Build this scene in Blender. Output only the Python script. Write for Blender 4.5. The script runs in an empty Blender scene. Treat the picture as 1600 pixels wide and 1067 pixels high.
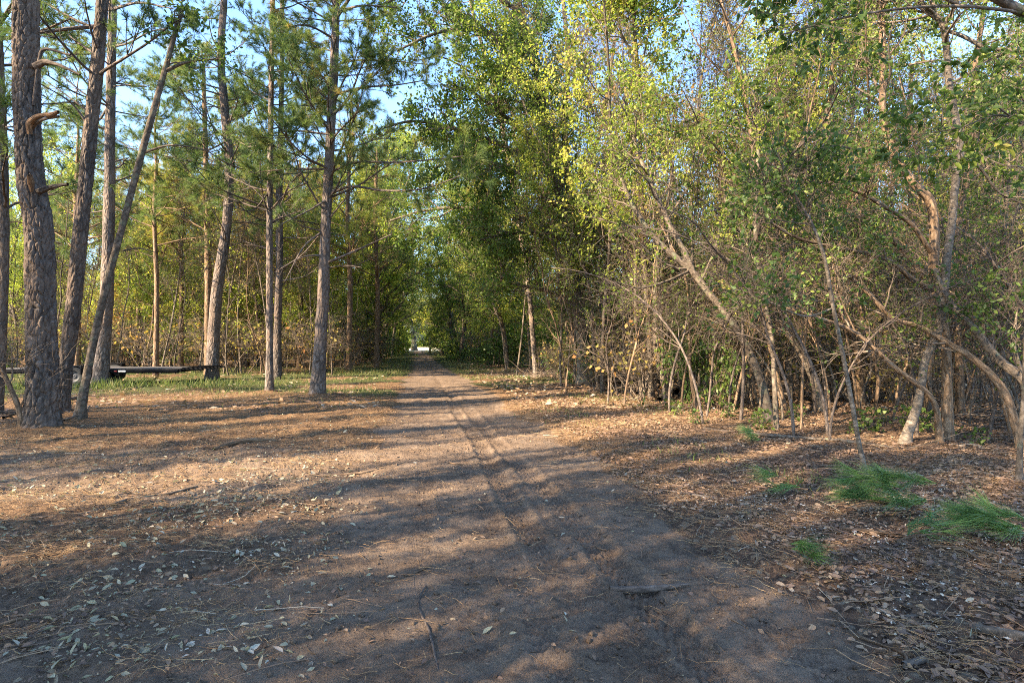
import bpy, math, random
import numpy as np
from mathutils import Vector

# ------------------------------------------------------------------ camera, sky, sun, exposure
scene = bpy.context.scene
C = scene.collection
CAM_H = 1.6
K = 889.0          # focal length in pixels of the 1600 px photograph
cam_d = bpy.data.cameras.new("camera"); cam_d.lens = 20.0; cam_d.sensor_width = 36.0
cam_d.clip_start = 0.05; cam_d.clip_end = 3000
cam = bpy.data.objects.new("camera", cam_d); C.objects.link(cam)
cam.location = (0, 0, CAM_H); cam.rotation_euler = (math.radians(90), 0, 0)
scene.camera = cam

SUN_EL, SUN_AZ = 33.0, (-0.84, -0.54)         # direction (x,y) towards the sun
world = bpy.data.worlds.new("World"); scene.world = world; world.use_nodes = True
wn = world.node_tree; wn.nodes.clear()
sky = wn.nodes.new("ShaderNodeTexSky"); sky.sky_type = 'NISHITA'; sky.sun_disc = False
sky.sun_elevation = math.radians(SUN_EL)
sky.sun_rotation = math.atan2(SUN_AZ[0], SUN_AZ[1])
sky.air_density = 1.0; sky.dust_density = 0.4; sky.ozone_density = 4.5
bg = wn.nodes.new("ShaderNodeBackground"); bg.inputs[1].default_value = 0.135
wo = wn.nodes.new("ShaderNodeOutputWorld")
wn.links.new(sky.outputs[0], bg.inputs[0]); wn.links.new(bg.outputs[0], wo.inputs[0])
sd = bpy.data.lights.new("sun", 'SUN'); sd.energy = 5.0; sd.angle = math.radians(0.53); sd.color = (1.0, 0.81, 0.57)
sun = bpy.data.objects.new("sun", sd); C.objects.link(sun)
_n = math.hypot(*SUN_AZ)
sdir = Vector((SUN_AZ[0]/_n*math.cos(math.radians(SUN_EL)), SUN_AZ[1]/_n*math.cos(math.radians(SUN_EL)), math.sin(math.radians(SUN_EL))))
sun.rotation_euler = sdir.to_track_quat('Z', 'Y').to_euler()
scene.view_settings.view_transform = 'Standard'; scene.view_settings.look = 'None'
scene.view_settings.gamma = 1.0; scene.view_settings.exposure = 2.42
scene.render.engine = 'CYCLES'
cy = scene.cycles
cy.max_bounces = 6; cy.diffuse_bounces = 4; cy.glossy_bounces = 2; cy.transmission_bounces = 4; cy.transparent_max_bounces = 4
cy.sample_clamp_indirect = 6.0; cy.pixel_filter_type = 'BLACKMAN_HARRIS'; cy.filter_width = 1.0; cy.use_denoising = False

# ------------------------------------------------------------------ helpers
def G(u, v):
    d = CAM_H*K/(v-533.5)
    return ((u-800)/K*d, d)
def P(u, v, d):
    return ((u-800)/K*d, d, CAM_H+(533.5-v)/K*d)

def hash2(ix, iy, s):
    h = (ix.astype(np.int64)*374761393 + iy.astype(np.int64)*668265263 + s*1442695041) & 0x7fffffff
    h = ((h ^ (h >> 13))*1274126177) & 0x7fffffff
    return ((h ^ (h >> 16)) & 0xffff)/65535.0
def vnoise(x, y, s=0):
    x = np.asarray(x, float); y = np.asarray(y, float)
    ix = np.floor(x); iy = np.floor(y); fx = x-ix; fy = y-iy
    fx = fx*fx*(3-2*fx); fy = fy*fy*(3-2*fy)
    a = hash2(ix, iy, s); b = hash2(ix+1, iy, s); c = hash2(ix, iy+1, s); d = hash2(ix+1, iy+1, s)
    return (a*(1-fx)+b*fx)*(1-fy)+(c*(1-fx)+d*fx)*fy
def fbm(x, y, s=0, o=4):
    r = 0; a = .5; t = 0
    for k in range(o):
        r = r+a*vnoise(x*2**k, y*2**k, s+k*7); t += a; a *= .5
    return r/t
def sst(a, b, x):
    t = np.clip((x-a)/(b-a), 0, 1); return t*t*(3-2*t)

def road_c(y): return 0.95-0.174*y
def road_w(x, y):       # 1 on the track
    e = (fbm(x*.9, y*.9, 3)-.5)*1.3+(fbm(x*3.5, y*2.2, 4)-.5)*.7
    d = np.abs(x-road_c(y))+e*.6
    hw = 1.5-.45*sst(20, 40, y)
    return 1-sst(hw-np.where(x < road_c(y), .55, .38), hw+np.where(x < road_c(y), .75*(1-sst(6, 14, y))+.25, .25), d)
def side_w(x, y):       # bare track joining from the left
    e = (fbm(x*.7+9, y*.7, 5)-.5)*1.6
    d = np.abs(y-(7.4+.05*x)+e*.5)
    return (1-sst(.9, 1.9, d))*(1-sst(-1.5, -.5, x))
def gh(x, y):
    x = np.asarray(x, float); y = np.asarray(y, float)
    near = np.clip(1-(y-14)/20, 0, 1)*np.clip((y+6)/4, 0, 1)
    h = (fbm(x*.16, y*.16, 11, 3)-.5)*.18
    h = h+(fbm(x*1.3, y*1.3, 12, 3)-.5)*.07
    rw = road_w(x, y); sw = side_w(x, y)
    h = h*(1-.75*rw)-.022*rw-.015*sw*(1-rw)
    rough = (fbm(x*7, y*7, 13, 4)-.5)
    h = h+rough*(.034+.05*(1-rw))*(.4+.6*near)+(fbm(x*3+5, y*4, 14, 3)-.5)*.035*(1-.6*rw)*near
    q = x-road_c(y)
    for off, wd, dep, sl in ((-.62, .13, .024, .00), (-.30, .09, .016, .01), (.08, .12, .044, .000), (.34, .08, .020, -.01), (.60, .13, .044, -.02), (-.95, .10, .018, .02), (1.05, .12, .022, 0)):
        w_ = (.03*np.sin(y*.8+off*5)); qq = q-off-w_-sl*y
        fade = (.45 if off > 0 and off < 1 else .1)+.6*sst(.42, .62, fbm(x*.5+off*9, y*.35, 91, 3))
        m = np.exp(-(qq/wd)**4)*rw*near*fade
        dep = dep*.62
        h = h-dep*m+dep*.5*np.exp(-((np.abs(qq)-wd*1.35)/(wd*.3))**2)*rw*near*fade
        tread = np.sin((y+np.abs(qq)*1.2)*(72 if dep < .025 else 52))*np.sin(np.clip(qq/wd, -1, 1)*9)
        h = h+.017*np.sign(tread)*np.abs(tread)**.6*m*(y < 10)
    # churned hump in the foreground between the ruts
    hump = np.exp(-((x-.12)/.42)**2-((y-3.1)/.9)**2)
    h = h+hump*(.012+.05*(vnoise(x*9, y*13, 33)-.5))+(.7*vnoise(x*15, y*15, 35)+.8*vnoise(x*31, y*31, 37)+.5*vnoise(x*55, y*55, 39)-1.0)*.017*rw*near*(.35+.65*sst(.40, .58, fbm(x*1.1, y*.8, 36)))
    for bx, by, br in ((-8.5, 10.2, .75), (-9.6, 12.2, .5), (-5.4, 16, .7), (-7.3, 17, .5), (-12.4, 23.5, .7), (-14.8, 20.8, .8)):
        h = h+.10*np.exp(-((x-bx)**2+(y-by)**2)/br**2)*(.7+.6*vnoise(x*5, y*5, 38))
    # ripples of the side track
    h = h+.02*sw*np.sin((y-.12*x)*7+2*vnoise(x*.6, y*.6, 8)*3)*near
    return h
def ghf(x, y): return float(gh(np.array([x]), np.array([y]))[0])

def mesh_of(name, V, quads=None, tris=None, attrs=None, mats=None, matq=None, matt=None, smooth=True):
    V = np.asarray(V, np.float32).reshape(-1, 3)
    quads = np.zeros((0, 4), np.int32) if quads is None else np.asarray(quads, np.int32).reshape(-1, 4)
    tris = np.zeros((0, 3), np.int32) if tris is None else np.asarray(tris, np.int32).reshape(-1, 3)
    me = bpy.data.meshes.new(name)
    me.vertices.add(len(V)); me.vertices.foreach_set("co", V.ravel())
    loops = np.concatenate([quads.ravel(), tris.ravel()])
    me.loops.add(len(loops)); me.loops.foreach_set("vertex_index", loops)
    nq, nt = len(quads), len(tris)
    starts = np.concatenate([np.arange(nq)*4, nq*4+np.arange(nt)*3]).astype(np.int32)
    me.polygons.add(nq+nt); me.polygons.foreach_set("loop_start", starts)
    if matq is not None or matt is not None:
        mi = np.concatenate([np.zeros(nq, np.int32) if matq is None else matq, np.zeros(nt, np.int32) if matt is None else matt]).astype(np.int32)
        me.polygons.foreach_set("material_index", mi)
    me.polygons.foreach_set("use_smooth", np.full(nq+nt, smooth, bool))
    for k, (typ, arr) in (attrs or {}).items():
        a = me.attributes.new(k, typ, 'POINT')
        a.data.foreach_set("vector" if typ == 'FLOAT_VECTOR' else ("color" if typ == 'FLOAT_COLOR' else "value"), np.asarray(arr, np.float32).ravel())
    for m in (mats or []): me.materials.append(m)
    me.update(calc_edges=True)
    return me

def ob(name, me, parent=None):
    o = bpy.data.objects.new(name, me); C.objects.link(o)
    if parent is not None: o.parent = parent
    return o
def tag(o, label=None, cat=None, group=None, kind=None):
    if label: o["label"] = label
    if cat: o["category"] = cat
    if group: o["group"] = group
    if kind: o["kind"] = kind
    return o
def empty(name, loc, label, cat, group=None, rz=0):
    o = bpy.data.objects.new(name, None); C.objects.link(o); o.location = loc; o.rotation_euler = (0, 0, rz)
    o.empty_display_size = .3
    return tag(o, label, cat, group)
def dup(root, loc, rz, sc, label, group, tilt=(0, 0)):
    r = root.copy(); C.objects.link(r); r.location = loc; r.rotation_euler = (tilt[0], tilt[1], rz); r.scale = sc
    r["label"] = label; r["group"] = group
    for ch in list(root.children):
        c = ch.copy(); C.objects.link(c); c.parent = r
    return r

def nrm(a): return a/np.maximum(np.linalg.norm(a, axis=-1, keepdims=True), 1e-9)
def tubes(Pts, R, sides, rough=0.0, rs=0):
    """Pts (n,k,3), R (n,k) -> V, quads, tc"""
    Pts = np.asarray(Pts, float); R = np.asarray(R, float)
    n, k, _ = Pts.shape
    T = nrm(np.gradient(Pts, axis=1))
    mean = nrm(Pts[:, -1]-Pts[:, 0])
    ref = np.where(np.abs(mean[:, 2:3]) > .7, np.array([[1., 0, 0]]), np.array([[0, 0, 1.]]))
    ref = nrm(ref-mean*np.sum(ref*mean, -1, keepdims=True))[:, None, :]
    U = nrm(ref-T*np.sum(ref*T, -1, keepdims=True)); W = np.cross(T, U)
    a = np.arange(sides)/sides*2*np.pi
    ca, sa = np.cos(a), np.sin(a)
    RR = R[:, :, None]*np.ones((1, 1, sides))
    S = np.concatenate([np.zeros((n, 1)), np.cumsum(np.linalg.norm(np.diff(Pts, axis=1), axis=-1), axis=1)], 1)
    if rough > 0:
        aa = a[None, None, :]; ss = S[:, :, None]
        nz = vnoise(np.cos(aa)*1.6+ss*.9+rs, np.sin(aa)*1.6+ss*.5+rs*3, 5)-.5
        nz2 = vnoise(np.cos(aa)*4+ss*3+rs, np.sin(aa)*4+ss*2.1-rs, 6)-.5
        RR = RR*(1+rough*(nz*1.2+nz2*.8))
    V = Pts[:, :, None, :]+RR[..., None]*(U[:, :, None, :]*ca[None, None, :, None]+W[:, :, None, :]*sa[None, None, :, None])
    Rm = R.mean(1)[:, None, None]
    tc = np.stack([Rm*ca[None, None]*np.ones((n, k, 1)), Rm*sa[None, None]*np.ones((n, k, 1)), S[:, :, None]*np.ones((1, 1, sides))], -1)
    idx = np.arange(n*k*sides).reshape(n, k, sides)
    i0 = idx[:, :-1]; i1 = idx[:, 1:]
    Q = np.stack([i0, np.roll(i0, -1, 2), np.roll(i1, -1, 2), i1], -1).reshape(-1, 4)
    return V.reshape(-1, 3), Q, tc.reshape(-1, 3)

def worley(a, b, per):
    ia, ib = np.floor(a), np.floor(b); f1 = np.full(a.shape, 9.); f2 = np.full(a.shape, 9.)
    for dx in (-1, 0, 1):
        for dy in (-1, 0, 1):
            ca_, cb_ = ia+dx, ib+dy; h1 = hash2(np.mod(ca_, per), cb_, 71); h2 = hash2(np.mod(ca_, per), cb_, 72)
            d = np.hypot(ca_+h1-a, cb_+h2-b); f2 = np.where(d < f1, f1, np.minimum(f2, d)); f1 = np.minimum(f1, d)
    return f2-f1
def furrow(V, T, R0, depth, cells, vs):
    """cut plated bark furrows and root flare into a tube mesh"""
    th = np.arctan2(T[:, 1], T[:, 0]); a = (th/(2*np.pi)+.5)*cells; s_ = T[:, 2]
    wob = (vnoise(a*1.0, s_*6, 73)-.5)*.9; e = worley(a+wob*np.sin(th*.5+1.57)**2, s_*vs+wob, cells); e2 = worley(a*2, s_*vs*2.3, cells*2)
    dep = -depth*1.15*(1-sst(.03, .22, e))-depth*.4*(1-sst(0, .16, e2))+depth*.5*(vnoise(a*3, s_*40, 74)-.5)
    fl = R0*.09*np.exp(-s_/.2)*(.5+.5*np.cos(th*5+1.0)+.4*np.cos(th*3))
    return dep+fl
def smooth_path(pts, rad, step):
    pts = np.asarray(pts, float); rad = np.asarray(rad, float)
    t = np.concatenate([[0], np.cumsum(np.linalg.norm(np.diff(pts, axis=0), axis=1))])
    n = max(4, int(t[-1]/step)); s = np.linspace(0, t[-1], n)
    m = np.gradient(pts, t, axis=0)
    i = np.clip(np.searchsorted(t, s, side='right')-1, 0, len(t)-2)
    h = (t[i+1]-t[i])[:, None]; x = ((s-t[i])/(t[i+1]-t[i]))[:, None]
    p = (2*x**3-3*x**2+1)*pts[i]+(x**3-2*x**2+x)*h*m[i]+(-2*x**3+3*x**2)*pts[i+1]+(x**3-x**2)*h*m[i+1]
    return p, np.interp(s, t, rad)

class Wood:
    def __init__(s): s.V = []; s.Q = []; s.T = []; s.n = 0
    def add(s, VQT):
        V, Q, T = VQT; s.V.append(V); s.Q.append(Q+s.n); s.T.append(T); s.n += len(V)
    def tube(s, pts, rad, sides=8, step=.25, rough=0.0, rs=0):
        p, r = smooth_path(pts, rad, step); s.add(tubes(p[None], r[None], sides, rough, rs)); return p, r
    def get(s): return np.concatenate(s.V), np.concatenate(s.Q), np.concatenate(s.T)

class Leaves:
    """positions, direction, normal, length, width, random"""
    def __init__(s): s.V = []; s.Q = []; s.A = []; s.n = 0
    def add(s, p, d, nr, L, W, rnd, oval=False):
        p = np.asarray(p); d = nrm(d); side = nrm(np.cross(d, nr)); up = np.cross(side, d)
        L = np.broadcast_to(L, (len(p),))[:, None]; W = np.broadcast_to(W, (len(p),))[:, None]
        if oval:
            f = up*W*.35
            droop = -up*L*.12
            vs = [p, p+d*L*.28+side*W*.85+f, p+d*L*.66+side*W*.75+f*.8+droop*.5, p+d*L+droop, p+d*L*.66-side*W*.75+f*.8+droop*.5, p+d*L*.28-side*W*.85+f]
            V = np.stack(vs, 1).reshape(-1, 3); b = np.arange(len(p))[:, None]*6+s.n
            Q = np.concatenate([b+[0, 1, 2, 3], b+[0, 3, 4, 5]], 0); k = 6
        else:
            vs = [p, p+d*L*.45+side*W+up*W*.3, p+d*L, p+d*L*.45-side*W+up*W*.3]
            V = np.stack(vs, 1).reshape(-1, 3); b = np.arange(len(p))[:, None]*4+s.n
            Q = b+[0, 1, 2, 3]; k = 4
        s.V.append(V); s.Q.append(Q); s.A.append(np.repeat(rnd, k)); s.n += len(V)
    def get(s): return np.concatenate(s.V), np.concatenate(s.Q), np.concatenate(s.A)

class Needles:
    def __init__(s): s.V = []; s.F = []; s.A = []; s.n = 0
    def tufts(s, p, d, rng, n=36, L=.2, w=.0045, spread=1.0, back=.16):
        """p (m,3) shoot tips, d (m,3) shoot directions"""
        m = len(p)
        if m == 0: return
        t = rng.random((m, n, 1))
        base = p[:, None]-d[:, None]*back*t
        r = nrm(rng.normal(size=(m, n, 3)))
        dd = nrm(d[:, None]*(.75+.5*(1-t))+r*spread*.9)
        LL = L*(.65+.5*rng.random((m, n, 1)))
        tip = base+dd*LL; tip[..., 2] -= LL[..., 0]*.12
        sd_ = nrm(np.cross(dd, rng.normal(size=(m, n, 3))))*w
        V = np.stack([base-sd_, base+sd_, tip], 2).reshape(-1, 3)
        F = (np.arange(m*n*3)+s.n).reshape(-1, 3)
        rn = np.clip(rng.random((m, 1))*.7+rng.random((m, n))*.3, 0, 1)
        s.V.append(V); s.F.append(F); s.A.append(np.repeat(rn.ravel(), 3)); s.n += len(V)
    def get(s): return np.concatenate(s.V), np.concatenate(s.F), np.concatenate(s.A)

# ------------------------------------------------------------------ materials
class N:
    def __init__(s, name):
        s.m = bpy.data.materials.new(name); s.m.use_nodes = True; s.t = s.m.node_tree; s.t.nodes.clear()
        s.out = s.t.nodes.new("ShaderNodeOutputMaterial")
    def n(s, typ, **kw):
        x = s.t.nodes.new("ShaderNode"+typ)
        for k, v in kw.items():
            if k.startswith('i_'):
                key = k[2:]; key = int(key) if key.isdigit() else key.replace('_', ' ')
                x.inputs[key].default_value = v
            else: setattr(x, k, v)
        return x
    def l(s, a, b): s.t.links.new(a, b)
    def ramp(s, fac, stops):
        r = s.n("ValToRGB"); e = r.color_ramp.elements
        while len(e) < len(stops): e.new(.5)
        for el, (p, c) in zip(e, stops):
            el.position = p; el.color = (*c, 1) if len(c) == 3 else c
        s.l(fac, r.inputs[0]); return r.outputs[0]
    def mix(s, fac, a, b, typ='MIX'):
        x = s.n("MixRGB", blend_type=typ)
        for i, v in ((0, fac), (1, a), (2, b)):
            if isinstance(v, (int, float)): x.inputs[i].default_value = v
            elif isinstance(v, tuple): x.inputs[i].default_value = (*v, 1)
            else: s.l(v, x.inputs[i])
        return x.outputs[0]
    def math(s, op, a, b=None):
        x = s.n("Math", operation=op)
        for i, v in ((0, a), (1, b)):
            if v is None: continue
            if isinstance(v, (int, float)): x.inputs[i].default_value = v
            else: s.l(v, x.inputs[i])
        return x.outputs[0]

def bark(name, cols, scale, stretch, depth, patch=None, moss=None, rough=.95):
    w = N(name)
    at = w.n("Attribute", attribute_name="tc")
    mp = w.n("Mapping"); mp.inputs['Scale'].default_value = (scale, scale, scale*stretch); w.l(at.outputs['Vector'], mp.inputs[0])
    oi = w.n("ObjectInfo"); 
    nz0 = w.n("TexNoise", i_Scale=1.2, i_Detail=4.0); w.l(mp.outputs[0], nz0.inputs['Vector'])
    warp = w.mix(.22, mp.outputs[0], nz0.outputs['Color'], 'ADD')
    vo = w.n("TexVoronoi", feature='DISTANCE_TO_EDGE', i_Scale=1.0); w.l(warp, vo.inputs['Vector'])
    vc = w.n("TexVoronoi", feature='F1', i_Scale=1.0); w.l(warp, vc.inputs['Vector'])
    nz = w.n("TexNoise", i_Scale=3.0, i_Detail=8.0, i_Roughness=.7); w.l(mp.outputs[0], nz.inputs['Vector'])
    big = w.n("TexNoise", i_Scale=1.3, i_Detail=3.0); w.l(at.outputs['Vector'], big.inputs['Vector'])
    edge = w.math('MINIMUM', w.math('MULTIPLY', vo.outputs['Distance'], 4.0), 1.0)
    c1 = w.ramp(nz.outputs['Fac'], [(.28, cols[0]), (.5, cols[1]), (.72, cols[2])])
    bwn = w.n('RGBToBW'); w.l(vc.outputs['Color'], bwn.inputs[0]); c2 = w.mix(.5, c1, bwn.outputs[0], 'SOFT_LIGHT')
    c3 = w.mix(w.math('MULTIPLY', w.math('SUBTRACT', 1.0, edge), .55), c2, tuple(x*.35 for x in cols[0]))
    if patch:
        pf = w.ramp(big.outputs['Fac'], [(.45, (0, 0, 0)), (.62, (1, 1, 1))])
        c3 = w.mix(w.math('MULTIPLY', pf, .75), c3, patch)
    if moss:
        mn = w.n("TexNoise", i_Scale=7.0, i_Detail=6.0); w.l(at.outputs['Vector'], mn.inputs['Vector'])
        c3 = w.mix(w.ramp(mn.outputs['Fac'], [(.55, (0, 0, 0)), (.68, (.8, .8, .8))]), c3, moss)
    hsv = w.n("HueSaturation"); w.l(c3, hsv.inputs['Color']); w.l(w.math('ADD', w.math('MULTIPLY', oi.outputs['Random'], .5), .75), hsv.inputs['Value'])
    b = w.n("BsdfPrincipled", i_Roughness=rough); b.inputs['Specular IOR Level'].default_value = .2
    w.l(hsv.outputs[0], b.inputs['Base Color'])
    hgt = w.math('ADD', w.math('MULTIPLY', edge, 1.0), w.math('MULTIPLY', nz.outputs['Fac'], .8))
    bp = w.n("Bump", i_Strength=.9, i_Distance=depth); w.l(hgt, bp.inputs['Height']); w.l(bp.outputs[0], b.inputs['Normal'])
    w.l(b.outputs[0], w.out.inputs[0]); return w.m

def leafmat(name, stops, trans=.45, rough=.5, sheen=.3):
    w = N(name)
    at = w.n("Attribute", attribute_name="rnd")
    oi = w.n("ObjectInfo")
    g = w.n("NewGeometry")
    nz = w.n("TexNoise", i_Scale=.8, i_Detail=2.0); w.l(g.outputs['Position'], nz.inputs['Vector'])
    f = w.math('ADD', w.math('MULTIPLY', at.outputs['Fac'], .62), w.math('ADD', w.math('MULTIPLY', oi.outputs['Random'], .22), w.math('MULTIPLY', w.math('SUBTRACT', nz.outputs['Fac'], .5), .9)))
    f = w.math('ADD', f, .08)
    col = w.ramp(f, stops)
    b = w.n("BsdfPrincipled", i_Roughness=rough); b.inputs['Specular IOR Level'].default_value = sheen
    w.l(col, b.inputs['Base Color'])
    tr = w.n("BsdfTranslucent"); w.l(w.mix(.35, w.mix(1.0, col, (1.5, 1.6, .8), 'MULTIPLY'), col), tr.inputs['Color'])
    mx = w.n("MixShader"); mx.inputs[0].default_value = trans
    w.l(b.outputs[0], mx.inputs[1]); w.l(tr.outputs[0], mx.inputs[2]); w.l(mx.outputs[0], w.out.inputs[0]); return w.m

def plain(name, c, rough=.6, metal=0, var=.25, sc=20):
    w = N(name); g = w.n("TexCoord"); nz = w.n("TexNoise", i_Scale=float(sc), i_Detail=5.0); w.l(g.outputs['Object'], nz.inputs['Vector'])
    lo = tuple(x*(1-var) for x in c); hi = tuple(min(1, x*(1+var)) for x in c)
    b = w.n("BsdfPrincipled", i_Roughness=rough, i_Metallic=float(metal)); w.l(w.ramp(nz.outputs['Fac'], [(.3, lo), (.7, hi)]), b.inputs['Base Color'])
    w.l(b.outputs[0], w.out.inputs[0]); return w.m

M = {}
M['pine'] = bark("pine_bark", [(.07, .056, .048), (.135, .110, .093), (.225, .19, .165)], 14, .30, .022, patch=(.19, .135, .10))
M['pine_far'] = bark("pine_bark_slender", [(.08, .06, .052), (.15, .12, .105), (.24, .2, .18)], 18, .35, .012)
M['smooth'] = bark("grey_bark", [(.07, .054, .04), (.14, .108, .08), (.23, .185, .145)], 12, .6, .005, moss=(.15, .155, .10))
M['pale'] = bark("pale_mottled_bark", [(.085, .066, .048), (.155, .122, .092), (.25, .21, .165)], 12, 1.4, .004, moss=(.11, .09, .06))
M['brown'] = bark("rusty_brown_bark", [(.11, .07, .042), (.22, .145, .09), (.34, .24, .15)], 18, .22, .007)
M['twig'] = bark("dead_twig_bark", [(.10, .075, .055), (.185, .142, .105), (.30, .235, .18)], 30, .3, .002)
M['darktwig'] = bark("dark_twig_bark", [(.07, .052, .042), (.13, .10, .08), (.2, .16, .13)], 30, .3, .002)
M['cut'] = bark("torn_orange_wood", [(.09, .055, .035), (.23, .135, .075), (.36, .25, .15)], 55, .10, .006)
M['leafA'] = leafmat("evergreen_leaf", [(.0, (.035, .06, .018)), (.35, (.075, .125, .028)), (.62, (.14, .19, .04)), (.85, (.24, .26, .055)), (1, (.36, .28, .07))], .55, .5, .22)
M['leafB'] = leafmat("yellow_green_leaf", [(.0, (.055, .085, .022)), (.25, (.13, .18, .035)), (.5, (.26, .31, .05)), (.72, (.44, .42, .09)), (.9, (.46, .33, .11)), (1, (.34, .20, .08))], .58, .5, .3)
M['leafC'] = leafmat("autumn_leaf", [(.0, (.10, .10, .03)), (.3, (.22, .20, .05)), (.6, (.32, .21, .07)), (.85, (.34, .15, .06)), (1, (.20, .11, .06))], .45, .6, .2)
M['leafD'] = leafmat("young_green_leaf", [(.0, (.035, .065, .018)), (.45, (.08, .13, .03)), (.8, (.18, .22, .045)), (1, (.30, .27, .06))], .4, .45, .25)
M['leafG'] = leafmat("grey_moss_leaf", [(.0, (.16, .18, .12)), (.5, (.32, .33, .24)), (1, (.50, .48, .36))], .4, .7, .2)
M['needle'] = leafmat("pine_needle", [(.0, (.045, .085, .035)), (.4, (.09, .14, .045)), (.75, (.17, .21, .06)), (1, (.34, .22, .09))], .4, .5, .3)
M['needleW'] = leafmat("yellowing_pine_needle", [(.0, (.08, .12, .03)), (.4, (.18, .22, .05)), (.7, (.34, .30, .08)), (1, (.46, .26, .10))], .45, .5, .3)
M['needleG'] = leafmat("fresh_fallen_pine_needle", [(.0, (.04, .075, .025)), (.45, (.09, .17, .045)), (.8, (.18, .28, .075)), (1, (.30, .26, .12))], .3, .45, .4)
M['litP'] = leafmat("pale_dry_leaf", [(.0, (.13, .10, .07)), (.25, (.22, .17, .12)), (.45, (.33, .275, .18)), (.62, (.28, .265, .165)), (.8, (.40, .345, .25)), (.92, (.50, .45, .36)), (1, (.30, .15, .07))], .15, .7, .3)
M['litB'] = leafmat("brown_dry_leaf", [(.0, (.07, .05, .04)), (.25, (.17, .11, .08)), (.5, (.26, .165, .105)), (.72, (.35, .22, .125)), (.9, (.30, .25, .19)), (1, (.52, .46, .36))], .15, .75, .2)
M['straw'] = leafmat("pine_straw_needle", [(.0, (.13, .078, .045)), (.4, (.27, .16, .08)), (.75, (.38, .24, .12)), (1, (.46, .35, .20))], .1, .7, .2)
M['chip'] = leafmat("pale_wood_chip", [(.0, (.34, .28, .21)), (1, (.58, .52, .43))], .05, .8, .2)
M['grass'] = leafmat("grass_blade", [(.0, (.05, .07, .02)), (.4, (.10, .14, .035)), (.7, (.19, .19, .07)), (1, (.30, .24, .12))], .35, .6, .2)

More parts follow.
